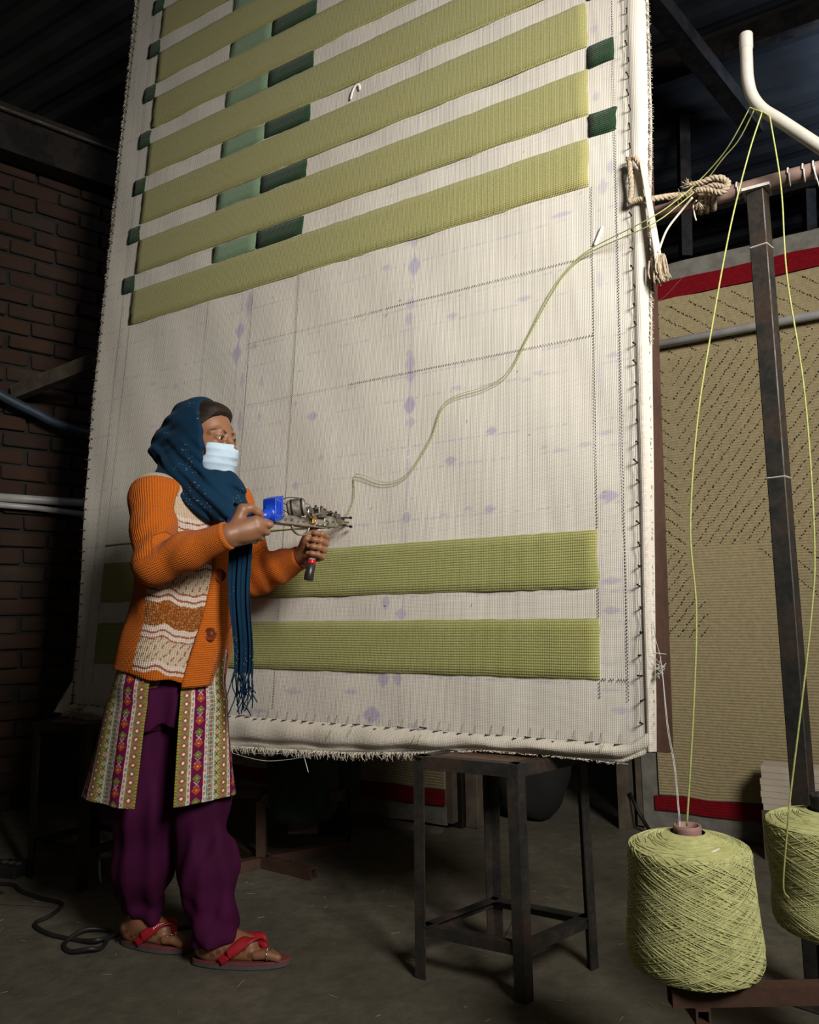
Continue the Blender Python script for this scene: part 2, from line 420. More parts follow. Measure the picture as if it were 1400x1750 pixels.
# beam along the top of the brick wall
V_, F_ = barm(wallp(-3, 3.52, .10), wallp(4.6, 3.52, .10), .12, .26); structure(mk('trim_5', V_, F_, M['steel_dark'], smooth=False))
V_, F_ = tubem([wallp(-3, 3.60, .18), wallp(4.6, 3.60, .18)], .014, 8); structure(mk('trim_6', V_, F_, M['steel'], smooth=True))
# roof truss on the right
def strut(a, b, w_, name):
    V_, F_ = barm(a, b, w_, w_); return structure(mk(name, V_, F_, M['steel_dark'], smooth=False))
strut(at(1085, -40, 3.2), at(1290, 218, 4.2), .09, 'trim_7')
strut(at(1166, 130, 4.3), at(1172, 440, 4.3), .06, 'trim_8')
strut(at(1375, 110, 4.6), at(1385, 420, 4.6), .06, 'trim_9')

# ------------------------------------------------------------------ the stretched cloth with its tufting
rugo = empty('tufting_cloth', rug(1.0, -.2), 'large cream cloth nailed to a frame, half tufted with lime green stripes', 'rug')
STAINS = [(1.433,1.429,0.019,0.026,0.60),(1.437,1.336,0.025,0.041,0.80),(1.430,1.200,0.021,0.025,0.55),(1.425,1.149,0.016,0.027,0.60),(1.429,1.025,0.014,0.020,0.60),(1.433,0.990,0.020,0.041,0.70),(1.436,0.947,0.018,0.028,0.70),(1.435,0.849,0.024,0.036,0.90),(1.440,0.790,0.020,0.020,0.60),(1.436,0.639,0.009,0.027,0.40),(1.438,0.478,0.019,0.021,0.70),(1.432,0.340,0.013,0.022,0.40),(1.429,0.178,0.023,0.020,0.70),(1.372,0.215,0.017,0.027,0.70),(1.371,-0.017,0.023,0.031,0.80),(1.424,-0.015,0.017,0.026,0.80),(1.333,-0.126,0.036,0.029,0.90),(1.956,1.368,0.040,0.010,0.60),(2.082,0.489,0.032,0.019,0.80),(1.729,0.721,0.019,0.016,0.80),(1.590,0.646,0.025,0.015,0.70),(1.727,0.482,0.023,0.012,0.70),(1.832,1.126,0.030,0.010,0.60),(1.586,1.124,0.023,0.012,0.60),(1.038,0.869,0.024,0.019,0.70),(0.977,0.627,0.018,0.017,0.60),(1.084,0.713,0.015,0.013,0.50),(1.323,1.361,0.022,0.009,0.60),(2.085,0.258,0.034,0.011,0.60),(2.083,0.181,0.031,0.011,0.60),(2.101,-0.075,0.030,0.010,0.60),(0.653,1.272,0.025,0.037,0.80),(0.692,1.372,0.018,0.059,0.70),(0.647,1.177,0.025,0.044,0.80),(0.733,1.191,0.024,0.014,0.60),(0.784,1.042,0.012,0.028,0.50),(0.785,0.906,0.012,0.023,0.50),(0.688,1.064,0.012,0.038,0.60),(0.689,0.902,0.012,0.046,0.60),(1.253,-0.061,0.029,0.011,0.60),(1.017,-0.069,0.049,0.011,0.50),(0.844,-0.137,0.093,0.010,0.60),(1.879,0.879,0.024,0.007,0.50),(1.606,0.878,0.025,0.008,0.50),(2.106,0.890,0.029,0.009,0.50),(2.069,1.124,0.012,0.033,0.40),(2.083,1.419,0.017,0.030,0.50),(2.110,1.477,0.017,0.027,0.50),(2.067,1.729,0.014,0.018,0.50),(2.065,1.967,0.015,0.017,0.40),(2.077,0.668,0.026,0.008,0.50),(2.018,0.642,0.027,0.008,0.50),(1.941,0.634,0.017,0.009,0.40),(1.897,0.648,0.014,0.007,0.40),(1.654,0.488,0.020,0.009,0.40),(1.568,0.477,0.016,0.009,0.40),(1.282,0.467,0.023,0.008,0.40),(1.243,-0.003,0.020,0.007,0.50),(1.480,-0.148,0.020,0.008,0.50),(1.550,-0.161,0.018,0.007,0.40),(-0.069,0.470,0.026,0.022,0.40),(-0.010,0.009,0.029,0.018,0.40),(-0.008,0.217,0.033,0.012,0.35),(0.035,0.170,0.029,0.018,0.40),(0.319,1.103,0.017,0.015,0.40),(0.182,1.139,0.022,0.010,0.35),(0.728,0.652,0.014,0.009,0.50),(1.842,0.862,0.019,0.007,0.40),(2.073,0.042,0.028,0.006,0.40),(2.064,-0.025,0.037,0.006,0.40),(2.116,0.246,0.005,0.091,0.25),(2.051,0.248,0.008,0.108,0.30),(2.065,0.840,0.008,0.103,0.30),(1.485,0.681,0.011,0.010,0.40),(0.955,0.929,0.011,0.011,0.50)]
VT = 3.22
def UL(V): return np.interp(V, [-.2, .08, .5, 1.08, 2.13, 3.3], [-.122, -.128, -.165, -.205, -.222, -.232])
def UR(V): return np.interp(V, [-.2, .1, 1.3, 1.6, 3.3], [2.186, 2.192, 2.216, 2.228, 2.236])
un = np.arange(-.235, 2.2351, .0052); vn = np.arange(-.17, VT+.001, .0052)
U0, V0 = np.meshgrid(un, vn)
Ug = U0.copy()
m = U0 < -.07; Ug[m] = -.07+(U0[m]+.07)/(.165)*(-.07-UL(V0[m]))
m = U0 > 2.15; Ug[m] = 2.15+(U0[m]-2.15)/.085*(UR(V0[m])-2.15)
dg = .0018*np.sin(U0*9+1)*np.sin(V0*7)+.0012*np.sin(U0*23+V0*11)
e = np.clip((Ug-2.165)/(UR(V0)-2.165), 0, 1); dg = dg+.010*np.sin(np.pi*e**.8)-.016*e**3
e = np.clip((-.19-Ug)/.03, 0, 1); dg = dg-.006*e**2
tint = np.ones(U0.shape+(3,)); INK = np.array([.50, .47, .86])
ink = np.zeros(U0.shape)
for (cu, cv, ru, rv, a) in STAINS:
    i0, i1 = np.searchsorted(vn, [cv-rv*2.2, cv+rv*2.2]); j0, j1 = np.searchsorted(un, [cu-ru*2.2, cu+ru*2.2])
    if i1 <= i0 or j1 <= j0: continue
    x = (U0[i0:i1, j0:j1]-cu)/ru; y = (V0[i0:i1, j0:j1]-cv)/rv
    rr = np.abs(x)**1.3+np.abs(y)**1.3; k = np.clip((1.15-rr)/.55, 0, 1); k = k*k*(3-2*k)
    ink[i0:i1, j0:j1] = np.maximum(ink[i0:i1, j0:j1], a*k*.74)
rn = RNG.random(U0.shape)
def inkline(mask, a, dens): 
    global ink
    ink = np.where(mask & (rn < dens), np.maximum(ink, a), ink)
zz = np.interp(vn, np.linspace(-.3, 3.4, 60), RNG.random(60))[:, None]; zu = np.interp(un, np.linspace(-.3, 2.4, 40), RNG.random(40))[None, :]
for k in range(14):
    for vv_ in (k*PER, k*PER+STR):
        inkline((np.abs(V0-vv_+.008) < .0028) & (zu > .35), .38, .55)
inkline(np.abs(U0-1.434) < .003, .50, .85)
inkline((np.abs(U0-1.372) < .003) & (V0 < .8), .28, .5)
for uu in (.652, .695): inkline((np.abs(U0-uu) < .004) & (zz > .2), .40, .7)
inkline((np.abs(U0-2.064) < .004) & (zz > .45), .22, .7)
inkline((np.abs(U0-2.118) < .003) & (zz > .4), .22, .7)
inkline((np.abs(U0-.786) < .003) & (zz > .5), .25, .5)
tint = 1-ink[..., None]*(1-INK)
rust = RNG.random(U0.shape)
e = np.exp(-((Ug-2.18)/.008)**2)*(V0 < .9)*np.clip(rust-.25, 0, 1)*.9; tint = tint*(1-e[..., None]*np.array([.30, .42, .48]))
yel = np.exp(-((U0-.0)/.10)**2-((V0+.15)/.02)**2)
P = rugv(Ug, V0, dg); V_, F_ = gridm(P)
mk('cloth', V_, F_, M['cloth'], rugo, uv=np.stack([Ug, V0], -1).reshape(-1, 2), col=tint.reshape(-1, 3))

def slab(name, u0, u1, v0, v1, mat, h=.0055, wob=.0016, label=None):
    nu = max(4, int((u1-u0)/.03)); nv = max(4, int((v1-v0)/.02)); r = .004
    uu = np.r_[u0, np.linspace(u0+r, u1-r, nu), u1]; vv = np.r_[v0, np.linspace(v0+r, v1-r, nv), v1]
    A, B = np.meshgrid(uu, vv); D = np.full(A.shape, h); D[0] = D[-1] = -.001; D[:, 0] = D[:, -1] = -.001
    A = A+RNG.normal(0, wob, A.shape)*((np.arange(A.shape[1]) < 2) | (np.arange(A.shape[1]) >= A.shape[1]-2))[None, :]
    B = B+np.where(((np.arange(B.shape[0]) < 2) | (np.arange(B.shape[0]) >= B.shape[0]-2))[:, None], RNG.normal(0, wob*.5, B.shape[1])[None, :], 0)
    V_, F_ = gridm(rugv(A, B, D+.002))
    o = mk(name, V_, F_, mat, rugo, uv=np.stack([A, B], -1).reshape(-1, 2))
    if label: o['label'] = label
    return o
for k in (0, 1): slab('stripe', -.002, RW_, k*PER, k*PER+STR, M['green_open'])
for k in range(6, 14):
    top = min(k*PER+STR, VT-.012)
    if k*PER > VT-.03: break
    slab('stripe', -.002+RNG.normal(0, .003), RW_-.006+RNG.normal(0, .003), k*PER, top, M['green'], .006)
for k in range(6, 13):
    g0, g1 = k*PER+STR+.003, (k+1)*PER-.003
    if g1 > VT-.01: g1 = VT-.012
    slab('block', -.078, -.004, g0-.004, g1, M['dark'], .006, .002, 'small dark green tufted block')
    slab('block', .472, .706, g0, g1, M['teal'], .0055, .001, 'sea green tufted block')
    slab('block', .710, .940, g0, g1, M['dark'], .0065, .001, 'long dark green tufted block')
    slab('block', RW_-.004, 2.128, g0-.004, g1, M['dark'], .0065, .002, 'small dark green tufted block')
# the row being worked now, ending at the gun
slab('stripe', -.012, 1.205, .470, .4775, M['green'], .004, .0008, 'single row of lime yarn just stitched')

# pulled-thread dotted lines
hl = MB()
def holes_v(u, v0, v1, pitch=.0088, wd=.0030, ln=.0048, dens=1.0, w2=0):
    v = v0
    while v < v1:
        if RNG.random() < dens:
            uu = u+RNG.normal(0, .0003)
            A = rugv([uu-wd/2, uu+wd/2, uu+wd/2, uu-wd/2], [v, v, v+ln, v+ln], .0042); hl.add(A, (0, 1, 2, 3))
        v += pitch
def holes_h(v, u0, u1, pitch=.0088, wd=.003, ln=.009, dens=.9):
    u = u0
    while u < u1:
        if RNG.random() < dens:
            A = rugv([u, u+wd, u+wd, u], [v, v, v+ln, v+ln], .0042); hl.add(A, (0, 1, 2, 3))
        u += pitch
for (a, b) in ((-.045, -.003), (STR+.003, PER-.003), (PER+STR+.003, 6*PER-.006)): holes_v(RW_, a, b)
holes_v(2.124, -.05, 6*PER+STR-.004)
for k in range(7, 13): holes_v(2.124, k*PER+.004, k*PER+STR-.004, wd=.0018)
for u_, w__, d__ in ((-.066, .0022, 1), (-.055, .0010, .6), (-.004, .0020, 1)):
    holes_v(u_, -.08, 6*PER+STR if u_ < -.01 else 6*PER-.005, wd=w__, dens=d__)
for k in range(7, 13):
    holes_v(-.066, k*PER, k*PER+STR, wd=.0014); holes_v(-.054, k*PER, k*PER+STR, wd=.0010)
for u_, w__, b0 in ((.470, .0016, .9), (.712, .0022, -.12), (.940, .0026, -.125), (.932, .001, .9)):
    for (a, b) in ((-.125, -.004), (STR+.004, PER-.004), (PER+STR+.004, 6*PER-.006)):
        if b > b0: holes_v(u_, max(a, b0), b, wd=w__)
holes_h(1.2025, 1.2, RW_, dens=.985, wd=.0022, ln=.0060); holes_h(.9565, 1.2, RW_, dens=.985, wd=.0022, ln=.0060); holes_h(1.203, .70, 1.2, dens=.9, wd=.0012, ln=.0045); holes_h(.957, .72, 1.2, dens=.9, wd=.0012, ln=.0045)
holes_h(-.001, RW_+.006, 2.124, pitch=.007, ln=.006)
for i in range(70):
    u_, v_ = RNG.uniform(0, 2.1), RNG.uniform(-.1, 3.1); l_ = RNG.uniform(.003, .010); q = RNG.integers(0, 2)
    du, dv = (.0013, l_) if q else (l_, .0013)
    hl.add(rugv([u_, u_+du, u_+du, u_], [v_, v_, v_+dv, v_+dv], .0043), (0, 1, 2, 3))
tag(hl.build('pulled_thread_line', M['hole'], rugo), kind='stuff')

# hem below the nails, folded into a roll, with the raw edge hanging
def hem_bot(u): return np.interp(u, [-.2, -.05, .5, .8, 1.26, 1.6, 1.72, 2.0, 2.1, 2.18], [-.198, -.205, -.262, -.262, -.247, -.218, -.2025, -.2025, -.206, -.165])
uu = np.linspace(-.205, 2.176, 240); ss = np.linspace(0, 1, 15)
Vg = np.zeros((15, 240)); Dg = np.zeros((15, 240)); Ug = np.zeros((15, 240))
for i, s_ in enumerate(ss):
    t0 = np.interp(uu, [-.2, -.1, 2.12, 2.176], [-.185, -.158, -.158, -.12]); b0 = hem_bot(uu)
    Vg[i] = t0+(b0-t0)*s_+.003*np.sin(uu*31)*s_; Ug[i] = uu
    wv = .004*np.sin(uu*13+s_*3)+.003*np.sin(uu*37+1)
    Dg[i] = .0045+.030*np.sin(np.pi*min(1, s_*1.05))**.7*(.8+.25*np.sin(uu*5+.5)*s_)+wv*np.sin(np.pi*s_)-.006*s_+(.010*np.exp(-((s_-.78)/.07)**2)*-1)
    Dg[i] *= np.interp(uu, [-.205, -.1, 2.1, 2.176], [.3, 1, 1, .5])
V_, F_ = gridm(rugv(Ug, Vg, Dg)[::-1])
hem = mk('hem', V_, F_, M['cloth'], rugo, uv=np.stack([Ug, Vg], -1)[::-1].reshape(-1, 2), col=np.ones((15*240, 3))*np.array([1.0, .985, .95]))
# back of the hem so that it reads as a roll
V_, F_ = gridm(rugv(Ug[::3], Vg[::3], -.02-.3*Dg[::3])); mk('hem_back', V_, F_, M['fringe'], hem)
fr = MB()
def tuft_(u, v, d, du, dv, dd, r=.0011):
    p0 = rug(u, v, d); p1 = rug(u+du*.5, v+dv*.6, d+dd); p2 = rug(u+du, v+dv, d+dd*.6); V_, F_ = tubem([p0, p1, p2], [r, r*.9, r*.4], 4, False); fr.add(V_, F_)
for i in range(900):
    u_ = RNG.uniform(-.15, 1.62); b = float(hem_bot(u_)); tuft_(u_, b+.006, .006+RNG.uniform(0, .016), RNG.normal(0, .010), -RNG.uniform(.006, .026), RNG.uniform(-.005, .012))
for i in range(120):
    u_ = RNG.uniform(1.6, 2.15); b = float(hem_bot(u_)); tuft_(u_, b+.004, .022, RNG.normal(0, .008), -RNG.uniform(.0, .006), RNG.uniform(.0, .010))
for i in range(950):
    v_ = RNG.uniform(.9, VT); u_ = float(UR(v_)); tuft_(u_-.004, v_, -.006, RNG.uniform(.002, .013), -RNG.uniform(.0, .016), RNG.uniform(-.004, .006), .0010)
for i in range(60):
    v_ = RNG.uniform(-.1, .9); u_ = float(UR(v_)); tuft_(u_-.004, v_, -.006, RNG.uniform(.001, .007), -RNG.uniform(.0, .01), RNG.uniform(-.004, .006), .0010)
for i in range(800):
    v_ = RNG.uniform(.9, VT); u_ = float(UL(v_)); tuft_(u_+.004, v_, -.004, -RNG.uniform(.003, .014), RNG.normal(-.004, .006), RNG.uniform(-.004, .006), .0010)
for i in range(130):
    s_ = RNG.uniform(0, 1); tuft_(-.128-.07*s_, -.10-.09*s_, .0, -RNG.uniform(.004, .018), RNG.normal(.004, .006), RNG.uniform(0, .01), .0012)
tag(fr.build('fringe', M['fringe'], rugo), kind='stuff')
A = rugv([-.12, -.205, -.21, -.10], [-.06, -.178, -.197, -.195], [.002, .004, .012, .016]); mk('hem_corner', A, np.array([[0, 1, 2, 3]]), M['fringe'], hem, smooth=False)
# a few lime yarn ends lying on the hem
le = MB()
for i in range(46):
    u_, v_ = (RNG.normal(-.02, .035), RNG.normal(-.186, .008)); a_ = RNG.uniform(0, 3)
    V_, F_ = tubem([rug(u_, v_, .030), rug(u_+.012*math.cos(a_), v_+.006*math.sin(a_), .036), rug(u_+.024*math.cos(a_+.6), v_+.007*math.sin(a_), .031)], .0011, 4, False); le.add(V_, F_)
for (u_, v_) in ((1.28, -.185), (1.50, -.20), (1.52, -.195), (2.06, -.175), (1.2, -.2)):
    V_, F_ = tubem([rug(u_, v_, .034), rug(u_+.006, v_+.012, .036), rug(u_+.010, v_+.028, .03)], .0010, 4, False); le.add(V_, F_)
tag(le.build('yarn_ends', M['yarn'], rugo), kind='stuff')
# nails: all of them their own piece, sharing one mesh
V_, F_ = tubem([(0, 0, -.008), (0, 0, .0215), (0, 0, .0217), (0, 0, .023)], [.0019, .0019, .0031, .0029], 6)
nail0 = mk('nail', V_, F_, M['nail'], smooth=False); nfirst = True
NB = Matrix(((RS_[0], RT_[0], RN[0], 0), (RS_[1], RT_[1], RN[1], 0), (RS_[2], RT_[2], RN[2], 0), (0, 0, 0, 1)))
npos = []
v = -.12
while v < VT-.02: npos.append((float(np.interp(v, [-.15, .08, .5, 1.08, 2.13, 3.3], [-.100, -.112, -.148, -.188, -.196, -.198]))+RNG.normal(0, .002), v+RNG.normal(0, .003))); v += .0445
u = -.085
while u < 2.14: npos.append((u+RNG.normal(0, .004), -.160+RNG.normal(0, .002))); u += .0405
v = -.10
while v < VT-.02: npos.append((2.160+.010*min(1, max(0, v))+RNG.normal(0, .002), v+RNG.normal(0, .003))); v += .056
rinv = rugo.matrix_basis.inverted()
for (u_, v_) in npos:
    o = nail0 if nfirst else inst(nail0); nfirst = False; o.parent = rugo
    o.matrix_basis = rinv @ Matrix.Translation(Vector(rug(u_, v_))) @ NB @ Matrix.Rotation(RNG.normal(0, .12), 4, 'X') @ Matrix.Rotation(RNG.normal(-.62 if v_ < -.14 else 0, .12), 4, 'Y')
# thread run from nail to nail
left = [p for p in npos if p[0] < -.05 and p[1] > -.15]; right = [p for p in npos if p[0] > 2.1 and p[1] > -.15]; bot = [p for p in npos if p[1] < -.14]
for lst, sgn in ((left, 1), (right, -1)):
    pts = []
    for k, (u_, v_) in enumerate(lst):
        pts.append(rug(u_+sgn*.003, v_, .014)); 
        if k+1 < len(lst): pts.append(rug(u_+sgn*(.002+RNG.normal(0, .002)), (v_+lst[k+1][1])/2, .012))
    V_, F_ = tubem(smooth_path(pts, len(pts)*3), .0009, 4, False); mk('nail_thread', V_, F_, M['thread_dark'], rugo)
# little stitches above each bottom nail
sm_ = MB()
for (u_, v_) in bot:
    V_, F_ = tubem([rug(u_, v_+.004, .010), rug(u_-.001, v_+.028, .004)], .0006, 4, False); sm_.add(V_, F_)
tag(sm_.build('hem_stitches', M['thread_dark'], rugo), kind='stuff')
# the steel frame behind
for (a, b, nm) in (((2.188, -.172), (2.188, VT-.02), 0), ((-.13, -.172), (-.17, VT-.02), 0), ((-.10, -.148), (2.18, -.148), 1), ((-.16, VT-.03), (2.22, VT-.03), 1)):
    V_, F_ = hollow_bar(rug(*a, -.042), rug(*b, -.042), .052, .052, .004, up=RN)
    mk('frame_rail', V_, F_, M['rust'], rugo, smooth=False)
# white strips painted in for lamp light showing through the cloth
M['paper'] = plain('white_trim_and_gleam', (.92, .91, .88), .7, var=.03)
def gleam(name, pts, w_, label):
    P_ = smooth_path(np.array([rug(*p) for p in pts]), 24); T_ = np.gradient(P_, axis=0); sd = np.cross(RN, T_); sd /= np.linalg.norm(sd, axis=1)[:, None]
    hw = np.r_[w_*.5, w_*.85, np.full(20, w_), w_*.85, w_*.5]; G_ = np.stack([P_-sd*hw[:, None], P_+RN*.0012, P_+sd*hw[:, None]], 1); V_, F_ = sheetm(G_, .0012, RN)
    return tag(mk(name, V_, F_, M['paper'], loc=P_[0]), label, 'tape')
gleam('light_gleam', [(2.058, 1.235, .006), (2.070, 1.262, .006), (2.082, 1.289, .006)], .0058, 'short straight white slip standing for light through cloth where the yarn bends')
gleam('light_gleam', [(1.135, 2.088, .005), (1.143, 2.118, .006), (1.157, 2.138, .006), (1.172, 2.134, .006), (1.176, 2.112, .005)], .006, 'curled white slip standing for light through cloth between two upper green stripes')

# ------------------------------------------------------------------ angle-iron stools
def stool(name, feet, ztop, label, mat, boards=True):
    """feet: near, right, far, left corners on the floor"""
    f = [np.array([p[0], p[1], 0.0]) for p in feet]; c = sum(f)/4; Z = np.array([0, 0, 1.0])
    r = empty(name, c, label, 'stool', 'angle iron stools under the cloth')
    zt = ztop; w_ = .030
    tops = [p+(c-p)*.03+Z*(zt-.012) for p in f]
    def rail(a, b, nm, h, z, inset):
        d = unit(b-a); q = np.cross(Z, d); q = q if q@(c-(a+b)/2) > 0 else -q
        V_, F_ = extrude(a+Z*z, b+Z*z, [(0, 0), (0, -h), (.004, -h), (.004, -.004), (h*.9, -.004), (h*.9, 0)] if True else None, up=Z)
        # local frame x = cross(up,d); flip if it points outwards
        x = np.cross(Z, d)
        if x@q < 0:
            V_, F_ = extrude(b+Z*z, a+Z*z, [(0, 0), (0, -h), (.004, -h), (.004, -.004), (h*.9, -.004), (h*.9, 0)], up=Z)
        return mk(nm, V_, F_, mat, r, smooth=False)
    for k in range(4):
        a, b = f[k], f[(k+1) % 4]; a2, b2 = a+(c-a)*.03, b+(c-b)*.03
        rail(a2, b2, 'top_rail', .034, zt, 0); rail(a+(c-a)*.05, b+(c-b)*.05, 'stretcher', .028, .135, 0)
        dx = unit(f[(k+1) % 4]-f[k]); dy = unit(f[k-1]-f[k]); t_ = .004
        q = f[k]; prof = [q, q+dx*w_, q+dx*w_+dy*t_, q+dx*t_+dy*t_, q+dy*w_+dx*t_, q+dy*w_]
        top = [p+(c-f[k])*.03+Z*(zt-.005) for p in prof]
        V_ = np.array(prof+top); F_ = [np.array([(i, (i+1) % 6, 6+(i+1) % 6, 6+i) for i in range(6)]), np.array([list(range(6))[::-1], list(range(6, 12))])]
        mk('leg', V_, F_, mat, r, smooth=False)
    if boards:
        nb_ = 4; d1 = f[1]-f[0]; d2 = f[3]-f[0]
        for k in range(nb_):
            a = f[0]+d1*.07+d2*(.10+.80*(k+.5)/nb_); b = f[0]+d1*.93+d2*(.10+.80*(k+.5)/nb_)
            V_, F_ = barm(a+Z*(zt-.009), b+Z*(zt-.009), np.linalg.norm(d2)*.8/nb_*.92, .009, up=Z); mk('board', V_, F_, M['plank'], r, smooth=False)
    return r
stool('stool', [(.262, 2.073), (.487, 2.266), (.222, 2.431), (-.010, 2.228)], .5735, 'angle iron stool at right front carrying the hem of the cloth', M['steel'])
a_, b_ = np.array([-1.188, 2.926]), np.array([-1.461, 3.093]); d_ = np.array([.155, .255])
stool('stool', [a_, a_+d_, b_+d_, b_], .5735, 'dark stool at left behind the woman, below the cloth corner', M['steel_dark'])

# ------------------------------------------------------------------ posts, bar, pipe, rope
BZ = 2.118
def barp(u, z=BZ, d=-.092):     # along the cloth's direction, at height z
    v = (z-RO[2])/RT_[2]; return rug(u, v, d)
bar = hb = None
V_, F_ = tubem([barp(2.02), barp(2.35), barp(2.6), barp(3.1)], .021, 14)
tag(mk('crossbar', V_, F_, M['bar'], loc=barp(2.5)), 'pinkish brown round bar across the top of the square steel post', 'bar')
pb = barp(2.485, 0); pt = barp(2.485)
post_x, post_y = pt[0], pt[1]
pr = empty('steel_post', (post_x, post_y, 0), 'tall square steel post standing behind the two yarn cones', 'post')
def sqpost(x, y, z0, z1, w_, mat, nm, parent, yaw):
    X = np.array([math.cos(yaw), math.sin(yaw), 0])*w_/2; Y = np.array([-math.sin(yaw), math.cos(yaw), 0])*w_/2
    V_, F_ = boxm((x, y, (z0+z1)/2), X, Y, (0, 0, (z1-z0)/2), .004); return mk(nm, V_, F_, mat, parent, smooth=False)
yaw = math.radians(-44)
sqpost(post_x, post_y, 0, BZ-.023, .046, M['steel'], 'post', pr, yaw)
sqpost(post_x, post_y, 0, .006, .12, M['steel'], 'foot_plate', pr, yaw)
for zb in (1.93, 1.295):
    sqpost(post_x, post_y, zb-.004, zb+.004, .050, M['white_thread'], 'white_band', pr, yaw)
V_, F_ = boxm((post_x, post_y, BZ-.026), (.030, -.018, 0), (.018, .030, 0), (0, 0, .004)); mk('top_plate', V_, F_, M['white_thread'], pr, smooth=False)
# bent white pipe tied on the bar
PY = 1.93
pp = [at(1275, 62, PY), at(1276, 100, PY), at(1278, 135, PY), at(1285, 163, PY), at(1302, 186, PY-.01), at(1330, 204, PY-.025), at(1365, 227, PY-.045), at(1400, 250, PY-.06), at(1440, 276, PY-.08)]
pp = smooth_path(pp, 60); V_, F_ = tubem(pp, .0158, 16, False)
po = empty('bent_pipe', pp[-20], 'bent white plastic pipe tied to the right end of the crossbar', 'pipe')
mk('pipe', V_, F_, M['pvc'], po)
V_, F_ = tubem([pp[0]+(pp[0]-pp[3])*.0, pp[0], pp[4]], [.0125, .0125, .0125], 16, True); mk('bore', V_, F_, M['hole'], po)
V_, F_ = lathem(pp[1], [(.0158, -.030), (.0172, -.028), (.0172, .012), (.0158, .014)], 18, axis=unit(pp[0]-pp[3])); mk('socket', V_, F_, M['pvc'], po)
def loop_tie(u, name, label, lab2=None, w_=.0022, dang=None):
    c = barp(u); a = np.linspace(0, 2*np.pi, 22); ax = RS_; X = np.cross(ax, (0, 0, 1.0)); X = unit(X); Y = np.array([0, 0, 1.0])
    P_ = c+np.cos(a)[:, None]*X*.0235+np.sin(a)[:, None]*Y*.0235+ax*(a[:, None]-3)*.0005
    V_, F_ = tubem(P_, w_, 6, False); mb = MB().add(V_, F_)
    if dang is not None:
        V_, F_ = tubem(smooth_path([P_[0], P_[0]+np.array([.004, -.004, -.03]), P_[0]+np.array(dang)], 8), .0018, 5); mb.add(V_, F_)
    return tag(mb.build(name, M['white_thread'], smooth=True, loc=c), label, 'tie')
loop_tie(2.437, 'wire_tie', 'white tie on the crossbar just left of the post')
loop_tie(2.566, 'wire_tie', 'white tie on the crossbar nearest the right of the post')
loop_tie(2.602, 'wire_tie', 'white tie on the crossbar under the bent pipe', dang=None)
loop_tie(2.627, 'wire_tie', 'white tie with a dangling end at the far right of the crossbar', dang=(.01, -.01, -.075))

def rope(P_, r, n=80, strands=3, turns=None, mat=None):
    P_ = smooth_path(P_, n); L = np.linalg.norm(np.diff(P_, axis=0), axis=1).sum(); turns = turns or L/.03
    T = np.gradient(P_, axis=0); T /= np.linalg.norm(T, axis=1)[:, None]; x, _, _ = frame(T[0]); X = [x]
    for i in range(1, n): X.append(unit(X[-1]-T[i]*(X[-1]@T[i])))
    X = np.array(X); Y = np.cross(T, X); mb = MB(); s_ = np.linspace(0, 1, n)
    for k in range(strands):
        a = 2*np.pi*(turns*s_+k/strands); Q = P_+(np.cos(a)[:, None]*X+np.sin(a)[:, None]*Y)*r*.52
        V_, F_ = tubem(Q, r*.56, 6); mb.add(V_, F_)
    return mb
def frays(mb, p, d, n, l, sp, r=.0010):
    for i in range(n):
        v = unit(np.asarray(d)+RNG.normal(0, sp, 3))*l*RNG.uniform(.5, 1.1); V_, F_ = tubem([p, p+v*.5+RNG.normal(0, l*.06, 3), p+v], [r, r, r*.5], 4, False); mb.add(V_, F_)
ro = empty('jute_rope', barp(2.36), 'frayed jute rope tying the cloth edge to the crossbar', 'rope')
n1 = rug(2.170, 1.46, .022); n2 = rug(2.166, 1.33, .022); kn = barp(2.335)+RN*.040
K_ = lambda x, y, d=0: at(x, y, float(barp(2.33)[1])-.03+d)
rope([n1, rug(2.172, 1.43, .026), rug(2.174, 1.37, .024), n2], .0075, 40, mat=None).build('rope_loop', M['jute'], ro, smooth=True)
rope([rug(2.164, 1.462, .024), rug(2.185, 1.463, .028), rug(2.205, 1.42, .024), rug(2.214, 1.36, .020)], .0075, 40).build('rope_loop', M['jute'], ro, smooth=True)
rope([n2, rug(2.19, 1.332, .020), rug(2.23, 1.326, .014), kn+np.array([-.055, .02, .008]), kn], .0085, 60).build('rope_span', M['jute'], ro, smooth=True)
# knot: turns round the bar and a loop
kb = MB()
for k, (du, rr) in enumerate(((-.024, .030), (-.008, .031), (.010, .030))):
    a = np.linspace(0, 2*np.pi, 26); c = barp(2.35+du); X = unit(np.cross(RS_, (0, 0, 1.0)))
    P_ = c+np.cos(a)[:, None]*X*rr+np.sin(a)[:, None]*np.array([0, 0, 1])*rr+RS_*(a[:, None]-3)*.006
    m_ = rope(P_, .0085, 50); kb.add(np.concatenate(m_.V), np.concatenate(m_.F[4]))
lp = [kn+np.array([.0, -.015, .02]), kn+RS_*.04+np.array([0, -.02, .024]), kn+RS_*.075+np.array([0, -.02, .0]), kn+RS_*.055+np.array([0, -.025, -.026]), kn+RS_*.02+np.array([0, -.025, -.008]), kn+np.array([-.01, -.02, .0])]
m_ = rope(lp, .0085, 60); kb.add(np.concatenate(m_.V), np.concatenate(m_.F[4]))
lp = [kn+np.array([-.01, -.015, .0]), kn+RS_*.035+np.array([0, -.028, .0]), kn+RS_*.07+np.array([0, -.02, -.012]), kn+RS_*.06+np.array([0, -.02, .02]), kn+RS_*.01+np.array([0, -.02, .022]), kn+RS_*-.025+np.array([0, -.02, .024])]
m_ = rope(lp, .007, 60); kb.add(np.concatenate(m_.V), np.concatenate(m_.F[4]))
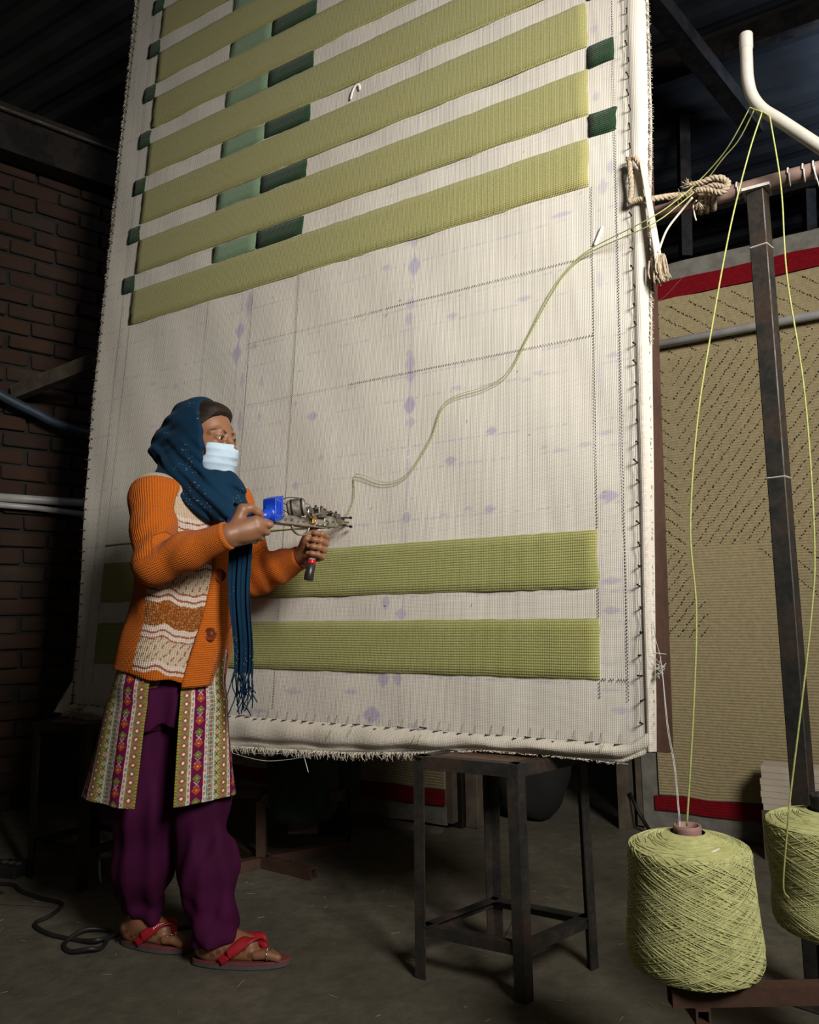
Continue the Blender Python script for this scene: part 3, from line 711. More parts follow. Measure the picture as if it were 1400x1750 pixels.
frays(kb, kn+RS_*-.025+np.array([0, -.02, .024]), (-.5, 0, .4), 22, .025, .5)
frays(kb, kn+np.array([-.05, .0, .0]), (-.6, 0, -.5), 10, .035, .3); frays(kb, kn+np.array([.0, -.01, -.03]), (0, 0, -1), 14, .025, .5)
kb.build('knot', M['jute'], ro, smooth=True)
# flat tail hanging over the cloth edge, with a tassel
tl = smooth_path([rug(2.206, 1.44, .026), rug(2.217, 1.36, .026), rug(2.226, 1.28, .026), rug(2.238, 1.17, .024), rug(2.242, 1.12, .022)], 30)
V_, F_ = tubem(tl, np.linspace(.010, .014, 30), 10, True, .35); mk('rope_tail', V_, F_, M['fringe'], ro)
ts = MB()
for i in range(90):
    p = tl[-1]+RS_*RNG.normal(0, .008)+RNG.normal(0, .003, 3); v = np.array([0, 0, -1])*RNG.uniform(.03, .062)+RS_*RNG.normal(.006, .010)+RN*RNG.normal(.004, .006)
    V_, F_ = tubem(smooth_path([p+np.array([0, 0, .02]), p+v*.5+RNG.normal(0, .003, 3), p+v], 6), [.0022, .0026, .0026, .0024, .002, .001], 5, False); ts.add(V_, F_)
tag(ts.build('tassel', M['jute'], ro), kind='stuff')
V_, F_ = tubem(smooth_path([kn+np.array([-.02, -.02, -.02]), K_(1165, 360), K_(1140, 393), rug(2.243, 1.15, .03)], 24), .0032, 7); mk('cord', V_, F_, M['fringe'], ro)
V_, F_ = tubem(smooth_path([kn+np.array([-.01, -.02, -.03]), K_(1185, 350), K_(1187, 366), K_(1190, 377)], 16), .0024, 6); mk('cord', V_, F_, M['fringe'], ro)

# ------------------------------------------------------------------ yarn cones on their stand
def m_wool():
    t = NT('wound_lime_wool'); f = t.noise(16, 4, .6)
    u, v = t.uv()
    cb = t.n('ShaderNodeCombineXYZ'); t.l(t.math('MULTIPLY', u, 12), cb.inputs[0]); t.l(t.math('MULTIPLY', v, 240), cb.inputs[1]); n_ = t.noise(1, 3, .6, cb.outputs[0])
    c = t.mix(t.ramp(f, (.3, 0.0), (.7, 1.0)), (.48, .49, .18), (.58, .575, .26)); c = t.mix(t.ramp(n_, (.35, .6), (.6, 0.0)), c, (.36, .37, .11))
    t.bump(n_, .0015, .8); return t.set(c, .95, sheen=.2, spec=.1)
M['wool'] = m_wool(); M['strand'] = plain('wound_lime_strand', (.60, .60, .27), .95, var=.24, scale=60)
M['core_pink'] = plain('pink_cardboard_core', (.36, .20, .18), .75, var=.2)
def strand_wool_profile(R0, R1, H, topR, th):
    """radius by height: base rounding, slight taper, shoulder, cone top"""
    z = [0, .006, .022, .05, H*.35, H*.7, H*.86, H*.895, H*.925, H*.96, H]
    r = [R0*.80, R0*.93, R0*.99, R0*1.0, R0*.965, R1*1.0, R1*1.0, R1*.975, R1*.84, R1*.56, topR]
    return np.array(r), np.array(z)
def cone(x, y, z0, R0, R1, H, mat_core, core_r, label, core_h, seed):
    rs = np.random.default_rng(seed)
    root = empty('yarn_cone', (x, y, z0), label, 'yarn', 'cones of lime yarn on the stand')
    r, z = strand_wool_profile(R0, R1, H, core_r*1.25, .1); zf = np.linspace(0, H, 60)
    rf = np.interp(zf, z, r); a = np.linspace(0, 2*np.pi, 73)
    P_ = np.stack([x+rf[:, None]*np.cos(a), y+rf[:, None]*np.sin(a), z0+np.repeat(zf[:, None], 73, 1)], -1)
    V_, F_ = gridm(P_); uv = np.stack(np.broadcast_arrays(a[None]*R0, zf[:, None]), -1).reshape(-1, 2); mk('wound_yarn', V_, F_, M['wool'], root, uv=uv)
    mb = MB()
    for k in range(430):
        d = 1 if k % 2 else -1; a0 = rs.uniform(0, 6.283); t0 = rs.uniform(-.25, .6); n = 30; s_ = np.linspace(0, 1, n)
        tt = np.clip(t0+s_*rs.uniform(.45, .75), 0.012, .985); keep = (np.diff(tt, prepend=tt[0]-1) > 0)
        tt = tt[keep]; aa = (a0+d*s_*rs.uniform(2.0, 3.1))[keep]
        if len(tt) < 4: continue
        zz_ = tt*H*.90+.006; rr = np.interp(zz_, z, r)+.0003+rs.uniform(0, .0012)
        Q = np.stack([x+rr*np.cos(aa), y+rr*np.sin(aa), z0+zz_], -1); V_, F_ = tubem(Q, .0012, 4, False); mb.add(V_, F_)
    for k in range(90):
        a0 = rs.uniform(0, 6.283); n = 22; s_ = np.linspace(0, 1, n); h0 = rs.uniform(.885, .975); zz_ = H*(h0+.012*np.sin(s_*3)); rr = np.interp(zz_, z, r)+.0009; aa = a0+s_*rs.uniform(1.2, 2.4)
        Q = np.stack([x+rr*np.cos(aa), y+rr*np.sin(aa), z0+zz_], -1); V_, F_ = tubem(Q, .0012, 4, False); mb.add(V_, F_)
    tag(mb.build('outer_strands', M['strand'], root, smooth=True), kind='stuff')
    V_, F_ = lathem((x, y, z0), [(core_r*.80, H+core_h-.04), (core_r*.80, H+core_h), (core_r, H+core_h), (core_r*1.02, H+core_h-.006), (core_r*.95, H-.03)], 28); mk('core_tube', V_, F_, mat_core, root)
    return root
CB = .316
c1 = at(1191, 1690, 1.53); cone(c1[0], c1[1], CB, .1185, .1085, .238, M['core_pink'], .025, 'lime yarn cone with a pink core, nearest on the stand', .012, 3)
c2 = at(1430, 1605, 1.72); cone(c2[0], c2[1], CB-.016, .117, .122, .240, M['black_plastic'], .030, 'lime yarn cone with a black core, cut by the right picture edge', .030, 5)
V_, F_ = tubem([np.array([c1[0], c1[1]-.075, CB+.2195])+np.array([.010, -.003, .0025]), np.array([c1[0]+.032, c1[1]-.068, CB+.2265])], .0022, 6, True, .5)
tag(mk('paper_scrap', V_, F_, M['paper'], loc=(c1[0], c1[1]-.075, CB+.222)), 'tiny white scrap on the sloping top of the pink cored cone', 'scrap')
# the stand: a horizontal bar with cross arm stubs on legs
st = empty('yarn_stand', (c1[0]+.2, c1[1], 0), 'rusty steel stand under the two lime yarn cones', 'stand')
def hb_(a, b, w_, h_, nm, mat=None, up=(0, 0, 1)):
    V_, F_ = hollow_bar(a, b, w_, h_, .004, up); return mk(nm, V_, F_, mat or M['rust'], st, smooth=False)
zb = CB-.016
hb_((c1[0]-.068, c1[1]-.062, zb-.002), (c1[0]+.62, c1[1]-.062, zb-.002), .030, .030, 'rail')
hb_((c1[0]-.018, c1[1]-.082, zb-.030), (c1[0]-.018, c1[1]+.12, zb-.030), .026, .026, 'arm')
hb_((c2[0]+.03, c2[1]+.10, CB-.036), (c2[0]+.03, c1[1]-.06, CB-.036), .09, .036, 'arm', M['steel_dark'])
V_, F_ = boxm((c2[0]+.02, c2[1]-.02, CB-.15), (.05, 0, 0), (0, .05, 0), (0, 0, .096), .004); mk('box_leg', V_, F_, M['steel_dark'], st, smooth=False)
for (dx, dy) in ((.42, -.02), (.60, -.02)):
    hb_((c1[0]+dx, c1[1]+dy, 0), (c1[0]+dx, c1[1]+dy, zb), .04, .04, 'leg', M['steel_dark'], up=(0, 1, 0))

# yarn running cone -> pipe -> knot -> slip -> gun
GT = rug(1.228, .478, .030)
ph = [at(1283, 186, PY), at(1299, 194, PY-.01), at(1312, 201, PY-.02)]
ph = [p+np.array([0, -.012, -.004]) for p in ph]
kx = barp(2.345)
def yarn(pts, label, r=.0015, n=200):
    P_ = smooth_path(pts, n); V_, F_ = tubem(P_, r, 5); return tag(mk('yarn_strand', V_, F_, M['yarn'], loc=P_[0]), label, 'yarn', 'lime yarn strands fed to the gun')
wander = [(2.053, 1.22), (1.981, 1.18), (1.917, 1.106), (1.851, .989), (1.785, .89), (1.708, .857), (1.576, .831), (1.526, .724), (1.444, .615), (1.356, .594), (1.262, .629), (1.234, .622), (1.240, .55)]
for j, (cc, hole, zt, top) in enumerate(((c1, ph[1], CB+.250, None), (c2, ph[2], CB+.214, None))):
    if j == 0:
        up_ = [np.array([c1[0]-.004, c1[1]-.01, zt]), at(1186, 1200, 1.545), at(1190, 1040, 1.57), at(1180, 900, 1.60), at(1192, 720, 1.65), at(1215, 570, 1.70), at(1248, 390, 1.77), at(1280, 262, 1.85), hole]
    else:
        up_ = [at(1348, 1535, c2[1]-.098), at(1339, 1510, c2[1]-.102), at(1348, 1395, c2[1]-.112), at(1351, 1360, c2[1]-.105), at(1385, 1070, 1.62), at(1392, 920, 1.64), at(1375, 670, 1.70), at(1345, 470, 1.76), at(1335, 320, 1.83), hole]
    o2 = (.006 if j else -.006)
    dn = [ph[0]+np.array([o2*1.2, 0, 0]), at(1258+o2*900, 238, 1.98), at(1232+o2*500, 272, 2.03), at(1198+o2*700, 312+o2*300, float(kx[1])-.045), at(1160, 345+o2*900, 2.06), at(1113, 378+o2*1000, 2.055)]
    wd_ = [rug(u_+o2*.35*math.sin(3*k+1), v_-o2*.8, .0125 if k == 0 else .007+.005*math.sin(1.7*k)**2) for k, (u_, v_) in enumerate(wander)]
    P_ = np.vstack([smooth_path(up_, 120), smooth_path(dn+wd_+[GT+np.array([0, 0, .012+o2])], 200)])
    V_, F_ = tubem(P_, np.r_[np.full(120, .0020), np.linspace(.0018, .0017, 70), np.linspace(.0015, .0009, 40), np.full(90, .0009)], 5)
    tag(mk('yarn_strand', V_, F_, M['yarn'], loc=P_[0]), ('lime yarn strand rising from the pink cored cone to the pipe', 'lime yarn strand rising from the black cored cone to the pipe')[j], 'yarn', 'lime yarn strands fed to the gun')
# white thread tied to the frame side, dropping to the near cone
wt = empty('white_thread', rug(2.196, .147, .0), 'thin white thread from the right cloth edge down to the near cone', 'thread')
for k in range(2):
    P_ = smooth_path([rug(2.192, .150, .004), rug(2.200, .10, .010), rug(2.212, .045, .014), at(1140+k*2, 1240, 1.85), at(1152+k*2, 1310, 1.70), np.array([c1[0]-.018+k*.002, c1[1]-.012, CB+.249])], 60)
    V_, F_ = tubem(P_, .0008, 5); mk('thread', V_, F_, M['white_thread'], wt)
tb = MB()
for i in range(14):
    p = rug(2.208, .03+RNG.normal(0, .012), .012); v = RNG.normal(0, .008, 3); V_, F_ = tubem([p-v, p+RNG.normal(0, .003, 3), p+v], .0011, 4, False); tb.add(V_, F_)
tb.build('thread_knot', M['white_thread'], wt)
# loose thread hanging under the hem
P_ = smooth_path([rug(.74, -.275, .01), rug(.90, -.292, .012), rug(1.0, -.285, .012), rug(1.14, -.258, .012)], 24); V_, F_ = tubem(P_, .0012, 5); lt = empty('loose_thread', P_[0], 'loose white thread sagging below the raw hem beside the tunic', 'thread'); mk('thread', V_, F_, M['white_thread'], lt)
P_ = smooth_path([rug(.74, -.262, .01), rug(.90, -.272, .012), rug(1.10, -.252, .012)], 20); V_, F_ = tubem(P_, .0011, 5); mk('thread', V_, F_, M['white_thread'], lt)
P_ = smooth_path([rug(1.08, -.25, .012), rug(1.095, -.275, .014), rug(1.11, -.312, .012)], 12); V_, F_ = tubem(P_, .0016, 5); mk('thread', V_, F_, M['white_thread'], lt)

# ------------------------------------------------------------------ rugs standing behind
BQ = np.array([.968, 3.587, 0.0]); BN = np.cross(SH, [0, 0, 1.0])
def bgp(a, z, d=0.0): return BQ+SH*a+np.array([0, 0, z])+BN*d
def m_pile(name, c, c2):
    t = NT(name); f = t.noise(60, 4, .7); g = t.noise(4, 3); u, v = t.uv(); r = t.math('SINE', t.math('MULTIPLY', v, 2*math.pi/.012))
    k = t.mix(t.ramp(f, (.35, 0.0), (.65, 1.0)), c, c2); k = t.mix(t.math('MULTIPLY', t.ramp(r, (.6, 0.0), (1.0, .18)), 1.0), k, tuple(q*.6 for q in c)); t.bump(t.math('ADD', f, t.math('MULTIPLY', r, .3)), .003)
    return t.set(k, .95, sheen=.1, spec=.05)
M['beige'] = m_pile('beige_rug_pile', (.30, .245, .135), (.38, .31, .18)); M['red'] = m_pile('red_border_pile', (.15, .003, .007), (.20, .005, .011))
M['selvage'] = plain('grey_canvas_selvage', (.20, .19, .165), .9, var=.35, scale=20)
M['dot'] = plain('dark_pile_dot', (.025, .018, .018), .95)
def bgrug(name, label, a0, a1, z0, z1, off, dots=True, qd=0.0):
    r = empty(name, bgp((a0+a1)/2, 0, off), label, 'rug', 'finished rugs standing behind the cloth')
    def pan(nm, A0, A1, Z0, Z1, d, mat, th=.012):
        n1, n2 = 24, 12; A, B = np.meshgrid(np.linspace(A0, A1, n1), np.linspace(Z0, Z1, n2))
        jit = RNG.normal(0, .0025, A.shape)*((np.arange(n2) % (n2-1)) == 0)[:, None]; P_ = BQ+A[..., None]*SH+(B+jit)[..., None]*np.array([0, 0, 1.0])+BN*(d+off)
        V_, F_ = sheetm(P_, th, BN); return mk(nm, V_, F_, mat, r, uv=np.r_[np.stack([A, B], -1).reshape(-1, 2)]*1.0 if False else np.tile(np.stack([A, B], -1).reshape(-1, 2), (2, 1)), smooth=False)
    pan('canvas', a0, a1, z0, z1, 0, M['selvage'])
    pan('field', a0+.075, a1, z0+.155, z1-.17, .012, M['beige'])
    pan('border', a0+.055, a1, z0+.085, z0+.152, .012, M['red']); pan('border', a0+.055, a1, z1-.167, z1-.085, .012, M['red'])
    for (p, q) in (((a0, z0+.01), (a0, z1)), ((a1, z0+.01), (a1, z1))):
        V_, F_ = barm(bgp(p[0], p[1], off-.035), bgp(q[0], q[1], off-.035), .06, .06, up=BN); mk('frame_rail', V_, F_, M['wood_dark'], r, smooth=False)
    V_, F_ = barm(bgp(a0, z1-.03, off-.045), bgp(a1, z1-.03, off-.045), .06, .06, up=BN); mk('frame_rail', V_, F_, M['wood_dark'], r, smooth=False)
    V_, F_ = tubem([bgp(a0+.12, z0-.035, off+.035), bgp(a1, z0-.035, off+.035)], .036, 14); mk('rolled_end', V_, F_, M['wood_dark'], r)
    if dots:
        mb = MB(); P0_ = .0225
        def dot(a, z):
            if not (a0+.10 < a < a1-.02 and z0+.18 < z < z1-.185): return
            s_ = RNG.uniform(.0022, .0040); c = bgp(a+RNG.normal(0, .002), z+RNG.normal(0, .002), off+.0135); t_ = RNG.uniform(.7, 1.3)
            aa_ = np.arange(6)*np.pi/3; R6 = np.cos(aa_)[:, None]*SH*s_+np.sin(aa_)[:, None]*np.array([0, 0, s_*t_]); V_ = np.r_[c+R6*1.1-BN*.002, c+R6*.8+BN*.0012]; mb.add(V_, [np.array([(i, (i+1) % 6, 6+(i+1) % 6, 6+i) for i in range(6)]), np.array([list(range(6, 12))])])
        # nested chevrons: a valley that drifts to the right going down, mirrored above z=1.95 and below z=1.2
        def valley(z): return .245+(1.90-z)*.068
        st_ = .0076
        for k in range(-60, 80):
            zb_ = 1.205+k*.060
            for i in range(1, 120):                    # right of the valley, rising to the right
                da = i*st_; z = zb_+da*1.28; a = valley(z)+.010+da if False else valley(zb_)+.014+da
                if 1.212 <= z < 2.06 and a > valley(z)+.012: dot(a, z)
            for i in range(1, 26):                     # left of the valley, rising to the left
                da = i*st_; z = zb_+.012+da*.85; a = valley(zb_)-.008-da
                if 1.19 <= z < 2.06: dot(a, z)
            for i in range(110):                       # above: strokes fall to the right
                da = i*st_*1.1; z = 2.62+k*.072-da*.78; a = a0+.20+da
                if 2.075 <= z < 2.31 and a > .235: dot(a, z)
            for i in range(40):                        # above, left end
                da = i*st_; z = 2.0+k*.072+da; a = a0+.13+da
                if 2.075 <= z < 2.31 and a < .225: dot(a, z)
            for i in range(70):                        # below left, rising to the right
                da = i*st_; z = .55+k*.060+da*1.28; a = a0+.12+da
                if .82 < z < 1.188 and a < valley(z)-.012+(.05 if z < 1.0 else 0): dot(a, z)
            for i in range(60):                        # below right, falling to the right
                da = i*st_; z = 1.19-da*.98; a = .575+k*.080+da
                if .86 < z < 1.195 and k >= 0: dot(a, z)
        tag(mb.build('dots', M['dot'], r), kind='stuff')
    return r
bgrug('standing_rug', 'beige rug with red borders and rows of dark dots, standing at right', .03, 2.4, 0.0, 2.505, 0.0)
bgrug('standing_rug', 'beige rug with a red border seen below the cloth hem', -2.35, -.72, .02, 2.0, .42, dots=False)
# foot of the right rug's frame
V_, F_ = barm(bgp(-.04, 0, .02), bgp(-.04, .95, .02), .05, .07, up=BN); tag(mk('timber_post', V_, F_, M['wood_dark'], smooth=False, loc=bgp(-.02, 0, .01)), 'short weathered timber post at the left foot of the standing rug', 'post')
V_, F_ = tubem([bgp(-.01, .16, .06), bgp(.03, .08, .07), bgp(.075, .012, .075)], .008, 8); tag(mk('iron_rod', V_, F_, M['steel_dark'], loc=bgp(.075, 0, .07)), 'thin dark rod leaning on the short timber post', 'rod')
# conduit across the rug, tied
V_, F_ = tubem([bgp(-.2, 2.12, .05), bgp(2.3, 2.126, .05)], .019, 12); cp = tag(mk('conduit_pipe', V_, F_, M['pipe_grey'], loc=bgp(.8, 2.12, .05)), 'light grey conduit pipe running across the standing rug', 'pipe')
a = np.linspace(0, 2*np.pi, 18); c = bgp(.655, 2.122, .05); P_ = c+np.cos(a)[:, None]*BN*.021+np.sin(a)[:, None]*np.array([0, 0, .021]); V_, F_ = tubem(P_, .003, 5, False); mb = MB().add(V_, F_)
V_, F_ = tubem([c+np.array([0, -.02, -.01]), c+np.array([.05, -.03, -.045])], .003, 5); mb.add(V_, F_); mb.build('twine_tie', M['thread_dark'], cp)
V_, F_ = tubem(smooth_path([bgp(.34, 2.42, .02), bgp(.30, 2.385, .022), bgp(.25, 2.345, .02), bgp(.20, 2.33, .02)], 20), .0012, 5); tag(mk('red_thread', V_, F_, plain('dull_red_thread', (.40, .12, .12), .9), loc=bgp(.3, 2.38, .02)), 'fine thread stuck on the upper red border', 'thread')
# stack of paper sheets behind the post
bx = empty('paper_stack', bgp(.66, .17, .10), 'stack of cream sheets behind the steel post', 'paper')
M['card'] = plain('cream_card', (.55, .47, .38), .8, var=.15, scale=8)
for k in range(7):
    V_, F_ = boxm(bgp(.80+RNG.normal(0, .003), .193+k*.0235, .145), SH*.255, BN*.055, np.array([0, 0, .0112])); mk('sheet_bundle', V_, F_, M['card'], bx, smooth=False)
V_, F_ = boxm(bgp(.80, .09, .145), SH*.26, BN*.06, np.array([0, 0, .09])); tag(mk('crate', V_, F_, M['wood_dark'], smooth=False, loc=bgp(.8, 0, .085)), 'dark low crate under the cream sheets, behind the cones', 'crate')
# ------------------------------------------------------------------ dark things under the cloth
def post_thing(name, p, w_, h_, mat, label):
    V_, F_ = boxm((p[0], p[1], h_/2), SH*w_/2, GH*w_/2, np.array([0, 0, h_/2]), .004); return tag(mk(name, V_, F_, mat, smooth=False, loc=(p[0], p[1], 0)), label, 'post')
post_thing('dark_post', on_floor(787, 1413), .055, 1.0, M['steel_dark'], 'dark post behind the right stool, the left one of two')
post_thing('timber_prop', on_floor(812, 1413), .06, 1.0, M['wood_dark'], 'pale timber prop behind the right stool, right of the dark post')
# slumped black bag
bagc = on_floor(918, 1410); th = np.linspace(0, np.pi, 18); ph_ = np.linspace(0, 2*np.pi, 33)
T_, H_ = np.meshgrid(th, ph_, indexing='ij'); rr = 1+.06*np.sin(3*H_+2*T_)+.05*np.sin(5*H_-3*T_)
P_ = np.stack([bagc[0]+.17*np.sin(T_)**.7*np.cos(H_)*rr, bagc[1]+.10+.12*np.sin(T_)**.7*np.sin(H_)*rr, .21+.21*np.cos(T_)*(1+.04*np.sin(4*H_))], -1); P_[..., 2] = np.maximum(P_[..., 2], .003)
V_, F_ = gridm(P_); M['bag'] = plain('black_bag_fabric', (.005, .005, .005), .85, var=.4)
bg_ = empty('bag', (bagc[0], bagc[1]+.1, 0), 'slumped black bag in the dark behind the right stool', 'bag'); mk('sack', V_, F_[:, ::-1], M['bag'], bg_)
P_ = smooth_path([bagc+np.array([-.06, .06, .38]), bagc+np.array([-.02, .02, .46]), bagc+np.array([.05, .05, .47]), bagc+np.array([.08, .08, .37])], 20); V_, F_ = tubem(P_, .010, 7); mk('strap', V_, F_, M['bag'], bg_)
# dark green cone on a stand with splayed feet
fp = on_floor(447, 1481); M['wool_dark'] = plain('dark_green_wool', (.016, .040, .018), .95, var=.4, scale=40, bump=.002)
sd = empty('cone_stand', fp, 'low steel stand with splayed feet behind the woman', 'stand')
Z = np.array([0, 0, 1.0])
for q in (on_floor(537, 1503), on_floor(592, 1453), on_floor(372, 1500), on_floor(380, 1440)):
    q = q+Z*.02; V_, F_ = hollow_bar(fp+Z*.02, q, .038, .038, .004); mk('foot', V_, F_, M['rust'], sd, smooth=False)
V_, F_ = hollow_bar(fp+Z*.04, fp+Z*.245, .036, .036, .004, up=(0, 1, 0)); mk('upright', V_, F_, M['rust'], sd, smooth=False)
V_, F_ = hollow_bar(fp+Z*.262+np.array([-.30, .10, 0]), fp+Z*.262+np.array([.32, -.02, 0]), .036, .036, .004); mk('arm', V_, F_, M['rust'], sd, smooth=False)
gc = at(518, 1408, 3.22)
V_, F_ = hollow_bar(gc+np.array([-.055, 0, -.006]), gc+np.array([.06, 0, -.006]), .05, .05, .004); mk('bracket', V_, F_, M['rust'], sd, smooth=False)
V_, F_ = hollow_bar(fp+Z*.262, gc+np.array([0, 0, -.01]), .036, .036, .004); mk('arm', V_, F_, M['rust'], sd, smooth=False)
b_ = on_floor(592, 1453); P_ = smooth_path([b_+Z*.035, b_+np.array([.012, 0, .05]), b_+np.array([.020, 0, .12]), b_+np.array([.014, 0, .24])], 24); V_, F_ = tubem(P_, .009, 7); mk('rod', V_, F_, M['steel_dark'], sd)
prof = [(.03, 0), (.105, .004), (.125, .03), (.135, .12), (.13, .25), (.10, .29), (.03, .31)]
def green_cone(p, sc, label, no):
    r = empty('yarn_cone', p, label, 'yarn'); V_, F_ = lathem(p, [(a*sc, b*sc) for a, b in prof], 36); mk('wound_yarn', V_, F_, M['wool_dark'], r)
    V_, F_ = lathem(p, [(.022*sc, .27*sc), (.030*sc, .34*sc), (.024*sc, .34*sc), (.018*sc, .27*sc)], 18); mk('core_tube', V_, F_, M['black_plastic'], r)
green_cone(gc+Z*.02, 1.05, 'dark green yarn cone on the low stand under the hem', 0)
green_cone(at(568, 1372, 3.62), .95, 'second dark green yarn cone, half hidden behind the first', 1)
V_, F_ = boxm(at(568, 1372, 3.62)-np.array([0, 0, .145]), (.06, 0, 0), (0, .06, 0), (0, 0, .144)); tag(mk('stand_block', V_, F_, M['steel_dark'], smooth=False, loc=at(568, 1372, 3.62)*np.array([1, 1, 0])), 'dark block under the second green cone', 'block')
# floor cable, power strip
cz = .007
cpts = [(-1.60, 3.02), (-1.47, 3.00), (-1.40, 2.93), (-1.30, 2.86), (-1.20, 2.80), (-1.19, 2.70), (-1.21, 2.63), (-1.13, 2.55), (-1.02, 2.50), (-.95, 2.47), (-.93, 2.53), (-.96, 2.57), (-1.02, 2.55), (-1.05, 2.48), (-1.01, 2.42), (-.95, 2.41), (-.925, 2.44), (-.925, 2.52), (-.86, 2.57), (-.72, 2.58), (-.60, 2.66)]
P_ = smooth_path([(x, y, cz+(.010 if 8 < k < 16 and k % 3 == 0 else 0)) for k, (x, y) in enumerate(cpts)], 160); V_, F_ = tubem(P_, .0065, 8)
tag(mk('power_cable', V_, F_, M['rubber'], loc=P_[0]), 'black cable looped on the floor behind the woman\'s feet', 'cable')
P_ = smooth_path([(-1.75, 2.90, cz), (-1.62, 2.93, cz), (-1.53, 2.94, cz), (-1.46, 2.92, cz)], 30); V_, F_ = tubem(P_, .005, 7); tag(mk('power_cable', V_, F_, M['rubber'], loc=P_[0]), 'short black cable by the power strip at the left edge', 'cable')
P_ = smooth_path([(-1.85, 3.22, .10), (-1.70, 3.20, .05), (-1.52, 3.15, .035)], 20); V_, F_ = tubem(P_, .006, 7); tag(mk('power_cable', V_, F_, M['rubber'], loc=P_[0]), 'black cable rising to the left from the power strip', 'cable')
psr = empty('power_strip', (-1.535, 3.13, 0), 'black power strip on the floor by the dark stool', 'power strip')
V_, F_ = boxm((-1.535, 3.13, .022), (.055, -.02, 0), (.016, .04, 0), (0, 0, .022), .005); mk('case', V_, F_, M['black_plastic'], psr, smooth=False)
for k in (-1, 0, 1):
    V_, F_ = lathem((-1.535+.032*k, 3.13-.012*k, .044), [(.0, .001), (.010, .001), (.012, .003), (.013, 0)], 16); mk('socket', V_, F_, M['hole'], psr)
P_ = smooth_path([at(170, 1470, 3.05), at(170, 1485, 3.04), at(172, 1508, 3.03)], 10); V_, F_ = tubem(P_, .004, 6); tag(mk('hanging_cord', V_, F_, M['white_thread'], loc=P_[0]), 'short pale cord hanging by the dark stool', 'cord')
# pipes, hose and beam on the brick wall
def wall_at(x, y, d=.03):
    dd = ray(x, y); o = WA+WN*d; return CAM+dd*(((o-CAM)@WN)/(dd@WN))
V_, F_ = tubem([wall_at(-60, 846, .05), wall_at(240, 866, .05)], .022, 12); tag(mk('wall_pipe', V_, F_, M['pipe_grey'], loc=wall_at(60, 855, .05)), 'upper grey pipe running along the brick wall', 'pipe')
V_, F_ = tubem([wall_at(-60, 858, .05), wall_at(60, 868, .05), wall_at(240, 891, .05)], .016, 12); tag(mk('wall_pipe', V_, F_, M['pipe_grey'], loc=wall_at(60, 868, .05)), 'lower thin pipe drooping under the grey wall pipe', 'pipe')
P_ = smooth_path([wall_at(-60, 640, .10), wall_at(10, 680, .10), wall_at(60, 705, .10), wall_at(110, 728, .10), wall_at(230, 762, .10)], 40); V_, F_ = tubem(P_, .026, 12); tag(mk('hose', V_, F_, M['hose'], loc=P_[10]), 'dark blue hose slanting down the brick wall', 'hose')
V_, F_ = barm(wall_at(25, 672, .05), at(205, 602, 3.75), .05, .075); tag(mk('timber_brace', V_, F_, M['wood_dark'], smooth=False, loc=wall_at(25, 672, .05)), 'brown timber brace between brick wall and cloth edge', 'timber')
V_, F_ = boxm(wall_at(24, 676, .06), WD*.014, WN*.004, np.array([0, 0, .05])); tag(mk('rag', V_, F_, M['paper'], smooth=False, loc=wall_at(24, 676, .06)), 'small white rag at the wall end of the timber brace', 'rag')
# straw bits on the floor
sb = MB()
for i in range(120):
    x, y = RNG.uniform(-1.6, .9), RNG.uniform(1.75, 3.3); a_ = RNG.uniform(0, 3.14); l_ = RNG.uniform(.006, .03)
    V_, F_ = tubem([(x, y, .0016), (x+l_*math.cos(a_), y+l_*math.sin(a_), .0016)], .0010, 4); sb.add(V_, F_)
tag(sb.build('floor_fluff', plain('pale_lint', (.26, .25, .16), .95)), 'scattered pale yarn lint on the concrete floor', 'lint', kind='stuff')

